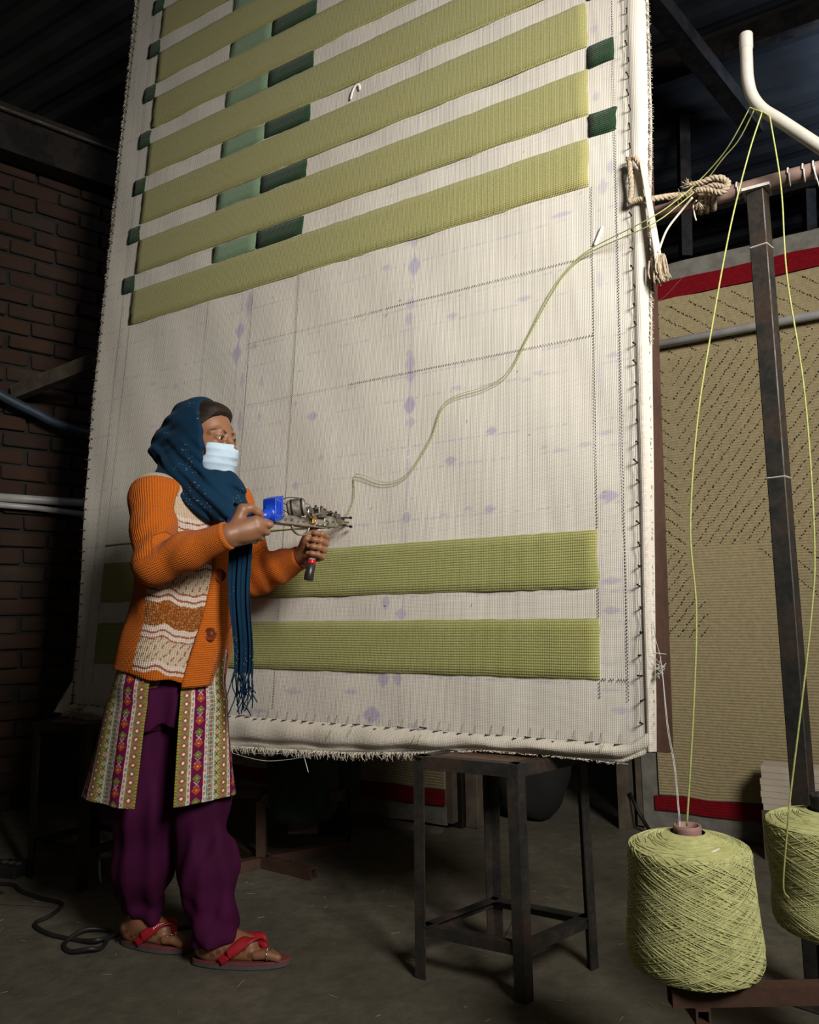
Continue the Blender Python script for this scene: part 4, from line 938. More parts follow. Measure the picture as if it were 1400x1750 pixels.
# ------------------------------------------------------------------ signed-distance modelling for the figure
class SDF:
    def __init__(s, lo, hi, h):
        s.lo = np.asarray(lo, float); s.h = h; s.n = np.ceil((np.asarray(hi)-s.lo)/h).astype(int)+1; s.f = np.full(s.n, .5, np.float32)
    def sl(s, lo, hi):
        i0 = np.clip(np.floor((np.asarray(lo)-s.lo)/s.h).astype(int), 0, s.n-1); i1 = np.clip(np.ceil((np.asarray(hi)-s.lo)/s.h).astype(int)+1, 1, s.n)
        ax = [s.lo[k]+s.h*np.arange(i0[k], i1[k]) for k in range(3)]
        return tuple(slice(i0[k], i1[k]) for k in range(3)), np.meshgrid(*ax, indexing='ij', sparse=True)
    def comb(s, sl, d, k, op):
        f = s.f[sl]; d = d.astype(np.float32)
        if op == 'sub': d = -d; g = -1
        elif op == 'and': g = -1
        else: g = 1
        a, b = (f, d) if g == 1 else (-f, -d)
        if k > 0:
            t = np.clip(.5+.5*(b-a)/k, 0, 1); r = b+(a-b)*t-k*t*(1-t)
        else: r = np.minimum(a, b)
        s.f[sl] = r if g == 1 else -r
    def cone(s, a, b, ra, rb, k=.02, op='add', fl=None):
        """round cone; fl = (axis vector, scale) flattens along an axis"""
        a = np.asarray(a, float); b = np.asarray(b, float); m = max(ra, rb)+k+4*s.h
        if fl is not None: m *= 1.0
        sl, (X, Y, Z) = s.sl(np.minimum(a, b)-m, np.maximum(a, b)+m)
        d = b-a; L2 = max(d@d, 1e-12)
        t = np.clip(((X-a[0])*d[0]+(Y-a[1])*d[1]+(Z-a[2])*d[2])/L2, 0, 1)
        px, py, pz = X-a[0]-t*d[0], Y-a[1]-t*d[1], Z-a[2]-t*d[2]; q = px*px+py*py+pz*pz
        if fl is not None:
            n, sc = unit(fl[0]), fl[1]; w_ = px*n[0]+py*n[1]+pz*n[2]; q = q+w_*w_*(1/sc**2-1)
        D = np.sqrt(q)-(ra+(rb-ra)*t)
        if fl is not None: D = D*np.where(D > 0, 1, 1)
        s.comb(sl, D, k, op); return s
    def chain(s, pts, rs, k=.02, op='add', fl=None):
        for i in range(len(pts)-1): s.cone(pts[i], pts[i+1], rs[i], rs[i+1], k, op, fl)
        return s
    def ell(s, c, r, R=None, k=.02, op='add'):
        c = np.asarray(c, float); r = np.asarray(r, float); R = np.eye(3) if R is None else np.asarray(R); m = r.max()+k+4*s.h
        sl, (X, Y, Z) = s.sl(c-m, c+m); L = [(X-c[0])*R[i][0]+(Y-c[1])*R[i][1]+(Z-c[2])*R[i][2] for i in range(3)]
        k0 = np.sqrt(sum((L[i]/r[i])**2 for i in range(3))); k1 = np.sqrt(sum((L[i]/r[i]**2)**2 for i in range(3)))+1e-9
        s.comb(sl, k0*(k0-1)/k1, k, op); return s
    def fun(s, lo, hi, fn, k=0.0, op='add'):
        sl, (X, Y, Z) = s.sl(lo, hi); s.comb(sl, fn(X, Y, Z)+0*(X+Y+Z), k, op); return s
    def loft(s, zs, cx, cy, ax, ay, ang, k=.02, op='add', fold=None, grow=0.0):
        """stack of ellipses (vertical garment / trunk)"""
        m = max(max(ax), max(ay))*1.3+k+grow
        def fn(X, Y, Z):
            zc = np.clip(Z, zs[0], zs[-1]); q = lambda v: np.interp(zc, zs, v)
            x, y = X-q(cx), Y-q(cy); a_ = q(ang); c_, s_ = np.cos(a_), np.sin(a_); u, v = x*c_+y*s_, -x*s_+y*c_; A, B = q(ax)+grow, q(ay)+grow
            rr = np.sqrt((u/A)**2+(v/B)**2); D = (rr-1)*np.minimum(A, B)
            if fold is not None: D = D-fold(np.arctan2(v/B, u/A), Z)
            return np.maximum(D, np.maximum(zs[0]-Z, Z-zs[-1]))
        lo = [min(cx)-m, min(cy)-m, zs[0]-k-4*s.h]; hi = [max(cx)+m, max(cy)+m, zs[-1]+k+4*s.h]
        return s.fun(lo, hi, fn, k, op)
    def mesh(s, smooth=1):
        """surface nets"""
        f = s.f; I = f < 0; n = f.shape
        c = np.zeros((n[0]-1, n[1]-1, n[2]-1), np.uint8)
        for dx in (0, 1):
            for dy in (0, 1):
                for dz in (0, 1): c += I[dx:n[0]-1+dx, dy:n[1]-1+dy, dz:n[2]-1+dz]
        act = (c > 0) & (c < 8); ijk = np.argwhere(act); idx = np.full(act.shape, -1, np.int32); idx[act] = np.arange(len(ijk))
        P = np.zeros((len(ijk), 3)); cnt = np.zeros(len(ijk))
        for ax in range(3):
            o = [k for k in range(3) if k != ax]
            for u in (0, 1):
                for v in (0, 1):
                    p0 = ijk.copy(); p0[:, o[0]] += u; p0[:, o[1]] += v; p1 = p0.copy(); p1[:, ax] += 1
                    a = f[tuple(p0.T)]; b = f[tuple(p1.T)]; m = (a < 0) != (b < 0); t = a/(a-b+1e-12)
                    q = p0.astype(float); q[:, ax] += t; P[m] += q[m]; cnt[m] += 1
        P /= cnt[:, None]
        F = []
        for ax in range(3):
            o = [(ax+1) % 3, (ax+2) % 3]
            a = [slice(None)]*3; b = [slice(None)]*3; a[ax] = slice(0, n[ax]-1); b[ax] = slice(1, n[ax])
            A, B = I[tuple(a)], I[tuple(b)]; e = np.argwhere(A != B)
            e = e[(e[:, o[0]] > 0) & (e[:, o[1]] > 0) & (e[:, o[0]] < n[o[0]]-1) & (e[:, o[1]] < n[o[1]]-1)]
            ins = A[tuple(e.T)]
            def id_(d0, d1):
                q = e.copy(); q[:, o[0]] += d0; q[:, o[1]] += d1; return idx[tuple(q.T)]
            Q = np.stack([id_(-1, -1), id_(0, -1), id_(0, 0), id_(-1, 0)], -1); Q[~ins] = Q[~ins][:, ::-1]; F.append(Q)
        F = np.concatenate(F); V = s.lo+P*s.h
        for _ in range(smooth):
            acc = np.zeros_like(V); ct = np.zeros(len(V))
            for i in range(4):
                a, b = F[:, i], F[:, (i+1) % 4]
                for k in range(3): acc[:, k] += np.bincount(a, V[b, k], len(V))+np.bincount(b, V[a, k], len(V))
                ct += np.bincount(a, minlength=len(V))+np.bincount(b, minlength=len(V))
            V = V*.4+.6*acc/ct[:, None]
        return V, F

# ------------------------------------------------------------------ the woman: joints
A3 = lambda *p: np.array(p, float)
SHR, ELR, WRR = A3(-.748, 2.272, 1.312), A3(-.706, 2.175, 1.108), A3(-.490, 2.125, 1.180)
SHL, ELL_, WRL = A3(-.575, 2.515, 1.318), A3(-.500, 2.565, 1.085), A3(-.335, 2.458, 1.140)
HC = at(350, 755, 2.36); HF = unit([.906, -.42, -.05]); HL = unit(np.cross([0, 0, 1.0], HF)); HU = np.cross(HF, HL)
HR = np.array([HF, HL, HU])
def hd(f, l, u): return HC+HF*f+HL*l+HU*u
BF, BL = A3(.80, -.60, 0), A3(.60, .80, 0)
BANG = math.atan2(BL[1], BL[0])          # ellipse first axis = her left
# trunk: heights, centre, half width (her side to side), half depth
TZ = [.745, .85, .95, 1.05, 1.15, 1.23, 1.30, 1.345, 1.375, 1.395]
TX = [-.722, -.705, -.688, -.678, -.672, -.672, -.672, -.668, -.662, -.655]
TY = [2.385, 2.388, 2.39, 2.39, 2.39, 2.39, 2.392, 2.392, 2.39, 2.385]
TA = [.184, .178, .168, .163, .167, .172, .168, .140, .090, .060]
TB = [.158, .146, .132, .128, .130, .126, .108, .092, .075, .062]
TG = [BANG]*10
# legs
HPR, KNR, ANR = A3(-.755, 2.345, .80), A3(-.790, 2.365, .44), A3(-.812, 2.462, .085)
HPL, KNL, ANL = A3(-.690, 2.420, .80), A3(-.632, 2.385, .44), A3(-.572, 2.350, .085)

man = empty('person', (-.69, 2.41, 0), 'woman in an orange cardigan, blue headscarf and face mask, holding the gun to the cloth', 'person')

# ---- gun axis first, so that the hands can close on it
GA, GB = A3(-.400, 2.205, 1.250), rug(1.222, .474, .012)
gd = unit(GB-GA); gl = np.linalg.norm(GB-GA); gs = unit(np.cross(gd, [0, 0, 1.0])); gu = np.cross(gs, gd)   # gs: to the gun's right (towards the camera side)
def gp(f, r, u): return GA+gd*f+gs*r+gu*u
# front grip: from under the gun down and back
G0 = gp(.235, .004, -.020); G1 = at(527, 992, 2.375)
ga = unit(G1-G0); glen = np.linalg.norm(G1-G0)
g1_ = unit(A3(1, 0, 0)-ga*ga[0]); g2_ = np.cross(ga, g1_)
if g2_[1] > 0: g2_ = -g2_              # g2_ towards the camera, g1_ to the right
# rear grip (blue stem): runs down and back from the blue block, inside the right hand
B0 = gp(.010, .012, -.004); B1 = at(398, 892, 2.165)+A3(0, 0, 0)
ba = unit(B1-B0)

skin = SDF((-.98, 2.03, -.004), (-.17, 2.66, 1.66), .0030)
# trunk, arms, legs (mostly inside the clothes)
skin.loft(TZ, TX, TY, [q-(.060, .052, .040, .026)[min(i, 3)] for i, q in enumerate(TA)], [q-(.055, .048, .036, .026)[min(i, 3)] for i, q in enumerate(TB)], TG, 0)
skin.cone(A3(-.655, 2.388, 1.33), hd(-.015, 0, -.05), .050, .046, .03)
skin.chain([SHR+A3(.03, .04, 0), SHR, ELR, WRR+(ELR-WRR)*.15, WRR], [.05, .044, .036, .026, .024], .03)
skin.chain([SHL+A3(-.03, -.04, 0), SHL, ELL_, WRL+(ELL_-WRL)*.15, WRL], [.05, .044, .036, .026, .024], .03)
for (h_, k_, a_) in ((HPR, KNR, ANR), (HPL, KNL, ANL)):
    skin.chain([h_, k_, k_+(a_-k_)*.35, a_], [.078, .052, .050, .032], .03)
skin.cone(HPR, HPL, .085, .085, .04)
# feet
def foot(heel, toe, side):
    d = unit(A3(toe[0]-heel[0], toe[1]-heel[1], 0)); r = np.cross(d, [0, 0, 1.0]); L = math.hypot(toe[0]-heel[0], toe[1]-heel[1]); z0 = .021
    p = lambda f, s_, z: A3(heel[0], heel[1], z0)+d*L*f+r*s_+A3(0, 0, z)
    return p
FL = foot((-.612, 2.332), (-.382, 2.322), 1); FR = foot((-.868, 2.478), (-.672, 2.424), 1)
for (p, an, sg_) in ((FL, ANL, 1), (FR, ANR, -1)):      # sg_: which side the big toe is on (r = right of travel)
    skin.cone(p(.12, 0, .030), an, .031, .034, .02); skin.cone(p(.08, 0, .028), p(.2, 0, .028), .030, .030, .01)
    skin.cone(an+A3(0, 0, -.01), p(.62, -sg_*.0, .030), .034, .026, .03); skin.cone(p(.15, 0, .018), p(.66, .018, .010), .022, .013, .015); skin.cone(p(.15, 0, .018), p(.68, -.018, .010), .022, .013, .015)
    skin.cone(p(.50, 0, .026), p(.70, 0, .010), .024, .012, .015)
    bt = 1 if sg_ > 0 else -1
    for j, (s_, f0, f1, r_) in enumerate(((.026, .72, .985, .0115), (.010, .74, .965, .0082), (-.003, .72, .925, .0078), (-.015, .70, .88, .0074), (-.026, .66, .82, .0072))):
        s_ = s_*(-bt) if sg_ < 0 else s_*1.0
        skin.chain([p(f0, s_*.95, .014), p((f0+f1)/2, s_, .016), p(f1, s_, .008)], [r_*1.05, r_, r_*.95], .0022)
# head
skin.ell(hd(-.012, 0, .036), (.094, .072, .084), HR, 0.0)
skin.ell(hd(.030, 0, -.030), (.060, .056, .082), HR, .03)
skin.cone(hd(.015, 0, -.055), hd(.066, 0, -.094), .046, .022, .03)
for s_ in (1, -1):
    skin.cone(hd(.060, s_*.036, -.026), hd(.030, s_*.055, -.018), .024, .020, .02)
    skin.ell(hd(.100, s_*.032, .000), (.016, .020, .0125), HR, .012, 'sub')
    skin.ell(hd(-.012, s_*.076, -.012), (.018, .008, .030), HR, .006)
    skin.ell(hd(.0755, s_*.031, .0), (.0145, .0165, .0125), HR, .004)
    skin.chain([hd(.078, s_*.014, .017), hd(.079, s_*.030, .022), hd(.064, s_*.050, .016)], [.005, .0055, .004], .016)
    skin.chain([hd(.0865, s_*.017, .001), hd(.0895, s_*.029, .0085), hd(.083, s_*.043, .004)], [.0022, .0034, .0022], .003)
    skin.chain([hd(.0865, s_*.018, -.003), hd(.0885, s_*.030, -.0075), hd(.081, s_*.043, -.002)], [.002, .0024, .002], .004)
    skin.ell(hd(.0905, s_*.0305, .0003), (.0085, .0125, .0052), HR, .002, 'sub')
skin.chain([hd(.084, 0, .020), hd(.093, 0, .0), hd(.110, 0, -.030)], [.009, .0085, .012], .012)
skin.cone(hd(.098, .010, -.036), hd(.098, -.010, -.036), .009, .009, .01)
# left hand on the front grip: four fingers round it, thumb up beside it
rg = .0125
def ring(ax, c, e1, e2, ang, r): return c+(e1*math.cos(ang)+e2*math.sin(ang))*r
palm = []
for j in range(4):
    c = G0+ga*(.030+.0215*j); rf = (.0098, .0102, .0098, .0088)[j]; R_ = rg+rf*.85; sh_ = ga*(-.002)
    an_ = np.radians([-118, -62, -10, 45, 92, 128][:6])
    pts = [ring(ga, c+ga*(.0025*(1-i/5.0)), g1_, g2_, a_, R_*(1.60, 1.55, 1.50, 1.32, 1.08, 1.06)[i]) for i, a_ in enumerate(an_)]
    skin.chain(pts, [rf*1.28, rf*1.15, rf*1.02, rf*.98, rf*.92, rf*.80], .0028)
    palm.append(pts[0]+(-g1_)*.004)
    skin.chain([WRL, pts[0]], [.021, rf*1.35], .014)
th_b = WRL+(palm[0]-WRL)*.45+g2_*.012
skin.chain([WRL+g2_*.006, th_b, G0+ga*.045-g1_*.024+g2_*.010, G0+ga*.016-g1_*.017+g2_*.014, G0+ga*.000-g1_*.004+g2_*.018], [.020, .016, .0115, .0098, .0082], .006)
skin.cone(WRL, (palm[1]+palm[2])/2, .024, .020, .02); skin.cone(WRL+g2_*.004, G0+ga*.055-g1_*.030, .022, .014, .016)
# right hand round the blue stem: back of the hand to the camera, thumb over the top, index along the underside
mk_ = [at(424, 872, 2.150), at(437, 889, 2.140), at(440, 902, 2.142), at(437, 914, 2.150), at(430, 922, 2.158)]   # thumb root, index..little knuckles
for j, (dx, rf) in enumerate(((0, .0098), (0, .0098), (0, .0094), (0, .0084))):
    k0 = mk_[j+1]
    p1 = k0+A3((.036, .022, .012, .005)[j], (.016, .022, .026, .026)[j], (-.012, -.010, -.006, -.002)[j]); p2 = p1+A3((-.004, -.012, -.016, -.016)[j], .024, .006); p3 = p2+A3(-.020, .006, .012)
    skin.chain([WRR+A3(0, .004, .012-.010*j), k0, p1, p2, p3], [.017, rf*1.22, rf*1.0, rf*.95, rf*.82], .0030)
skin.cone(WRR, (mk_[1]+mk_[3])/2, .026, .021, .02); skin.ell((WRR+mk_[2])/2, (.032, .016, .026), np.array([unit(mk_[2]-WRR), unit(np.cross([0, 0, 1.0], mk_[2]-WRR)), A3(0, 0, 1)]), .015)
skin.chain([WRR+A3(.010, .004, .012), mk_[0]+A3(-.014, -.004, .000), mk_[0]+A3(.006, .004, .006), at(441, 876, 2.168), at(449, 882, 2.180)], [.019, .0165, .0125, .0105, .0082], .008)
V_, F_ = skin.mesh(1)
base = np.tile(A3(.265, .118, .058), (len(V_), 1))
# hair-line shading of skin tone, henna, brows, nails are its own colours
def pat(P, c, r, col, a=1.0, soft=.3):
    d = np.linalg.norm(V_-np.asarray(c), axis=1)/r; k = np.clip((1-d)/soft, 0, 1)*a; base[:] = base*(1-k[:, None])+np.asarray(col)*k[:, None]
for s_ in (1, -1):
    for t_ in np.linspace(0, 1, 12):
        pat(V_, hd(.088-.024*t_**2, s_*(.013+.038*t_), .0185+.0065*math.sin(t_*2.3)), .0060-.0026*t_, (.022, .012, .008), .9)
    for t_ in np.linspace(-1, 1, 9):
        pat(V_, hd(.091-.004*t_*t_, s_*(.030+.013*t_), .0075-.004*t_*t_), .0030, (.02, .012, .01), .9)
    pat(V_, hd(.088, s_*.030, -.010), .014, (.17, .075, .040), .5, .8)
red = (.30, .12, .10)
for (p, s_) in ((FL, 1), (FR, -1)):
    for q in range(9):
        pat(V_, p(.05+.075*q, (.030 if True else 0), .024+.008*math.sin(q*2.1)), .009, (.075, .024, .014), .75); pat(V_, p(.05+.075*q, -.030, .024), .009, (.075, .024, .014), .6)
for q in range(5):
    pat(V_, WRR+(mk_[4]-WRR)*(.25+.12*q)+A3(.0, -.020, -.004*(q % 2)), .0055, (.050, .018, .012), .7); pat(V_, WRR+(mk_[4]-WRR)*(.3+.12*q)+A3(.0, -.018, -.014), .005, (.050, .018, .012), .6)
for j in range(4):
    c = G0+ga*(.030+.0215*j); pat(V_, ring(ga, c, g1_, g2_, math.radians(128), rg+.0185), .0068, (.50, .26, .22), .9)
pat(V_, G0-g1_*.003+g2_*.027, .0065, (.62, .32, .30), .9)
def m_skin():
    t = NT('brown_skin'); f = t.noise(60, 4, .6); g = t.noise(14, 3)
    c = t.mix(t.ramp(g, (.35, 0.0), (.7, .25)), t.attr('tint'), (.17, .070, .036)); t.bump(f, .0007, .5)
    t.b.inputs['Subsurface Weight'].default_value = .06; t.b.inputs['Subsurface Radius'].default_value = (.01, .004, .002)
    return t.set(c, .48)
M['skin'] = m_skin()
mk('body', V_, F_, M['skin'], man, col=base)
del skin
M['eye'] = plain('eye_white', (.62, .56, .50), .2, var=.05); M['iris'] = plain('dark_iris', (.012, .007, .005), .1)
for s_ in (1, -1):
    c = hd(.0758, s_*.0305, .0003); V_, F_ = lathem(c, [(.0126*math.sin(a), .0126*math.cos(a)) for a in np.linspace(.02, 3.12, 14)], 20, axis=HF); e_ = mk('eye', V_, F_[:1], M['eye'], man)
    lk = unit(HF-HL*s_*.05-HU*.10); V_, F_ = lathem(c, [(.0129*math.sin(a), .0129*math.cos(a)) for a in np.linspace(.02, .50, 6)], 18, axis=lk); mk('iris', V_, F_[:1], M['iris'], e_)
# hair: cap over the skull with a swept-back front
hr = SDF(HC-.16, HC+.17, .0030)
hr.ell(hd(-.014, 0, .041), (.097, .077, .088), HR, 0); hr.ell(hd(.035, 0, .085), (.045, .055, .030), HR, .02); hr.ell(hd(-.11, 0, -.03), (.045, .05, .045), HR, .02)
def hairline(X, Y, Z):
    f = (X-HC[0])*HF[0]+(Y-HC[1])*HF[1]+(Z-HC[2])*HF[2]; l = (X-HC[0])*HL[0]+(Y-HC[1])*HL[1]; u = (X-HC[0])*HU[0]+(Y-HC[1])*HU[1]+(Z-HC[2])*HU[2]
    edge = .082-np.clip(.085-u, 0, 1)*.86-np.abs(l)*.10
    wob = .0010*np.sin(u*620+l*260+f*140)+.0010*np.sin(u*210-l*330)
    return np.maximum(f-edge, -.06-u)+wob
hr.fun(HC-.2, HC+.2, hairline, .006, 'and')
V_, F_ = hr.mesh(1)
def m_hair():
    t = NT('black_brown_hair'); u_ = t.n('ShaderNodeTexNoise'); mp = t.n('ShaderNodeMapping'); mp.inputs['Scale'].default_value = (30, 30, 420); t.l(t.obj(), mp.inputs[0]); t.l(mp.outputs[0], u_.inputs['Vector']); u_.inputs['Scale'].default_value = 1.0
    t.bump(u_.outputs['Fac'], .002, .9); return t.set(t.mix(u_.outputs['Fac'], (.006, .004, .003), (.030, .017, .010)), .55, spec=.25)
M['hair'] = m_hair(); mk('hair', V_, F_, M['hair'], man)
# face mask
mkf = SDF(HC-.14, HC+.14, .0016)
mkf.ell(hd(.044, 0, -.052), (.070, .064, .070), HR, 0); mkf.cone(hd(.060, .032, -.030), hd(.060, -.032, -.030), .035, .035, .012); mkf.cone(hd(.054, .028, -.072), hd(.054, -.028, -.072), .037, .037, .012); mkf.cone(hd(.092, 0, -.012), hd(.104, 0, -.040), .019, .019, .015); mkf.cone(hd(.020, 0, -.065), hd(.070, 0, -.095), .055, .026, .02)
def mcut(X, Y, Z):
    f = (X-HC[0])*HF[0]+(Y-HC[1])*HF[1]+(Z-HC[2])*HF[2]; l = (X-HC[0])*HL[0]+(Y-HC[1])*HL[1]; u = (X-HC[0])*HU[0]+(Y-HC[1])*HU[1]+(Z-HC[2])*HU[2]
    pl = .0016*np.sin((u+.25*np.abs(l))*2*np.pi/.016)
    top = u+.0155-.10*np.clip(.1-f, 0, 1)*0; back = np.where(u > -.052, .058-f, np.maximum(.058-np.clip(-.052-u, 0, .03)*2.2, -.02)-f)
    return np.maximum(np.maximum(top, back), -.116-u)
sl_, (X, Y, Z) = mkf.sl(mkf.lo, mkf.lo+mkf.h*(mkf.n-1)); u_ = (Z-HC[2])+.12*((X-HC[0])*HF[0]+(Y-HC[1])*HF[1]-.08); mkf.f = (mkf.f+.0016*np.abs(np.sin((u_+.016)*np.pi/.021))-.0008).astype(np.float32)
mkf.fun(HC-.2, HC+.2, mcut, .004, 'and'); V_, F_ = mkf.mesh(4)
M['mask'] = plain('pale_blue_mask', (.46, .60, .74), .8, var=.06, scale=40, bump=.0006, c2=(.52, .65, .78))
fm_ = mk('face_mask', V_, F_, M['mask'], man)
for s_ in (1, -1):
    V_, F_ = tubem(smooth_path([hd(.064, s_*.052, -.020), hd(.040, s_*.0680, -.013), hd(.0, s_*.079, -.004), hd(-.02, s_*.082, .010)], 16), .0016, 6); mk('ear_loop', V_, F_, M['paper'], fm_)

# ---- headscarf: hood, neck wrap, drape over the chest, hanging tail
sc = SDF((-.90, 2.12, 1.10), (-.42, 2.58, 1.67), .0030)
sc.ell(hd(-.018, 0, .033), (.120, .092, .106), HR, 0)
sc.ell(hd(.016, 0, -.002), (.112, .091, .112), HR, .02); sc.ell(hd(-.118, -.01, -.018), (.062, .072, .062), HR, .05)
sc.ell(hd(-.030, 0, -.062), (.085, .088, .070), HR, .05)
N1 = at(318, 818, 2.365)
sc.ell(N1, (.085, .090, .055), np.array([BF, BL, A3(0, 0, 1)]), .04)
K2, K3, K4, K5 = at(352, 850, 2.300), at(388, 880, 2.262), at(300, 826, 2.33), at(408, 862, 2.340)
sc.chain([K4, K2, K3], [.056, .052, .034], .04); sc.chain([N1+A3(.03, .03, -.01), at(380, 838, 2.36), K5], [.070, .056, .030], .035)
sc.ell(at(372, 830, 2.33), (.06, .06, .05), None, .03)
def hoodcut(X, Y, Z):
    f = (X-HC[0])*HF[0]+(Y-HC[1])*HF[1]+(Z-HC[2])*HF[2]; l = (X-HC[0])*HL[0]+(Y-HC[1])*HL[1]; u = (X-HC[0])*HU[0]+(Y-HC[1])*HU[1]+(Z-HC[2])*HU[2]
    e = .054-.42*np.clip(u-.02, 0, 1)+.0*l
    return np.maximum(e-f, np.maximum(-.098-u+.35*np.clip(f-.03, 0, 1), -.2))
sc.fun(HC-.22, HC+.22, hoodcut, .006, 'sub')
sc.ell(hd(.006, 0, .018), (.108, .0775, .102), HR, .004, 'sub'); sc.ell(hd(.060, 0, -.040), (.080, .064, .072), HR, .004, 'sub')
# folds
g_ = sc.f; sl_, (X, Y, Z) = sc.sl(sc.lo, sc.lo+sc.h*(sc.n-1))
dl = (X-HC[0])*.85+(Z-HC[2])*.9
wz = np.clip((1.50-Z)/.12, 0, 1); fo = (.0042*np.sin(dl*95+Y*30)+.0028*np.sin(dl*171-Y*50+1))*wz
back = np.clip((HC[0]-.02-X)/.08, 0, 1)*np.clip((Z-1.42)/.05, 0, 1); fo = fo+back*(.0035*np.sin((Z*.9+X*.55+Y*.2)*110)+.002*np.sin((Z-.4*X)*190))
sc.f = (g_+fo).astype(np.float32)
V_, F_ = sc.mesh(1)
def m_scarf():
    t = NT('deep_teal_blue_scarf'); f = t.noise(7, 3); k = t.noise(260, 2, .6)
    vo = t.n('ShaderNodeTexVoronoi'); vo.inputs['Scale'].default_value = 130; t.l(t.obj(), vo.inputs['Vector'])
    band = t.noise(9, 2, .4, dist=.5); dots = t.math('MULTIPLY', t.ramp(vo.outputs['Distance'], (.14, 1.0), (.22, 0.0)), t.ramp(band, (.56, 0.0), (.60, 1.0)))
    c = t.mix(t.ramp(f, (.3, 0.0), (.7, 1.0)), (.0025, .019, .045), (.004, .028, .062)); c = t.mix(t.math('MULTIPLY', dots, .55), c, (.42, .45, .50)); t.bump(k, .0006, .5)
    return t.set(c, .85, sheen=.03, spec=.12)
M['scarf'] = m_scarf(); scarf = mk('headscarf', V_, F_, M['scarf'], man)
del sc
# hanging tail with folds and tassels
def scarf_tail(x0, x1, yy0, yy1, Y0, Y1, nm, sway):
    n, m = 70, 26; t_ = np.linspace(0, 1, n)[:, None]; a = np.linspace(0, 1, m)[None]
    T0 = at(x0, yy0, Y0); T1 = at(x1, yy0, Y0); B0_ = at(x0+sway[0], yy1, Y1); B1_ = at(x1+sway[1], yy1, Y1)
    P_ = (T0+(T1-T0)*a[..., None])*(1-t_[..., None])+(B0_+(B1_-B0_)*a[..., None])*t_[..., None]
    fold_ = .0055*np.sin(a*13+t_*2.0+.5)*(.35+.65*t_)+.004*np.sin(a*29+t_*5)
    P_ = P_+(fold_[..., None])*A3(-.15, -1, 0)+(.004*np.sin(t_*9)[..., None])*A3(1, 0, 0)*np.ones((1, m, 1))
    V_, F_ = sheetm(P_, .004, A3(0, -1, 0)); o = mk(nm, V_, F_, M['scarf'], scarf)
    mb = MB()
    for i in range(26):
        p = P_[-1, int(i*m/26)]; l_ = RNG.uniform(.05, .12); Q = smooth_path([p+A3(0, 0, .004), p+A3(RNG.normal(0, .006), RNG.normal(0, .006), -l_*.5), p+A3(RNG.normal(0, .010), RNG.normal(0, .008), -l_)], 7); V_, F_ = tubem(Q, .0017, 5); mb.add(V_, F_)
    tag(mb.build('scarf_fringe', M['scarf'], o, smooth=True), kind='stuff')
scarf_tail(388, 428, 868, 1150, 2.262, 2.245, 'scarf_tail', (11, 4))

# ---- cardigan
cg = SDF((-.97, 2.03, .73), (-.27, 2.68, 1.42), .0027)
fold_t = lambda a, z: .004*np.sin(5*a+z*9)+.003*np.sin(z*34+3*a)*np.clip((1.15-z)/.3, 0, 1)
cg.loft(TZ, TX, TY, TA, TB, TG, 0, fold=fold_t)
cg.chain([SHR+A3(.045, .060, .012), SHR+A3(.004, .006, .0), SHR+(ELR-SHR)*.5, ELR, ELR+(WRR-ELR)*.45, WRR+(ELR-WRR)*.06], [.060, .062, .056, .052, .047, .039], .035)
cg.chain([SHL+A3(-.045, -.060, .012), SHL, SHL+(ELL_-SHL)*.5, ELL_, ELL_+(WRL-ELL_)*.5, WRL+(ELL_-WRL)*.10], [.066, .067, .062, .055, .047, .039], .035)
# sleeve folds at the elbow creases
g_ = cg.f; sl_, (X, Y, Z) = cg.sl(cg.lo, cg.lo+cg.h*(cg.n-1))
def near(P0_, r): return np.clip(1-np.sqrt((X-P0_[0])**2+(Y-P0_[1])**2+(Z-P0_[2])**2)/r, 0, 1)
cr = near(ELR+A3(.03, -.01, .05), .13); cg.f = (g_+cr*(.0050*np.sin((X*.8-Z*.6)*120))).astype(np.float32)
cr = near(ELL_+A3(.03, -.02, .02), .15); cg.f = (cg.f+cr*(.0050*np.sin((X*.9+Z*.5)*105))).astype(np.float32)
# open front: everything in front of the button band's edge, between the two fronts, is cut away
def xedge(z): return np.interp(z, [.70, .78, .90, 1.00, 1.10, 1.20, 1.32, 1.40], [-.590, -.580, -.550, -.527, -.512, -.512, -.545, -.600])
def cut(X, Y, Z): return np.maximum(np.maximum(xedge(Z)-X, Y-np.where(Z < .985, 2.53, 2.42)), Z-1.12)
cg.fun((-.62, 2.1, .7), (-.40, 2.56, 1.14), cut, .003, 'sub')
cg.fun(cg.lo, cg.lo+cg.h*cg.n, lambda X, Y, Z: (.780-.16*np.clip(X+.64, -.3, .2)+.004*np.sin(X*55+Y*40))-Z, .006, 'and')
# open cuffs
for (e_, w_) in ((ELR, WRR), (ELL_, WRL)):
    d = unit(w_-e_); cg.cone(w_-d*.03, w_+d*.05, .033, .036, .003, 'sub')
# neck opening
cg.cone(A3(-.650, 2.375, 1.36), A3(-.640, 2.37, 1.46), .068, .080, .006, 'sub')
V_, F_ = cg.mesh(1); del cg
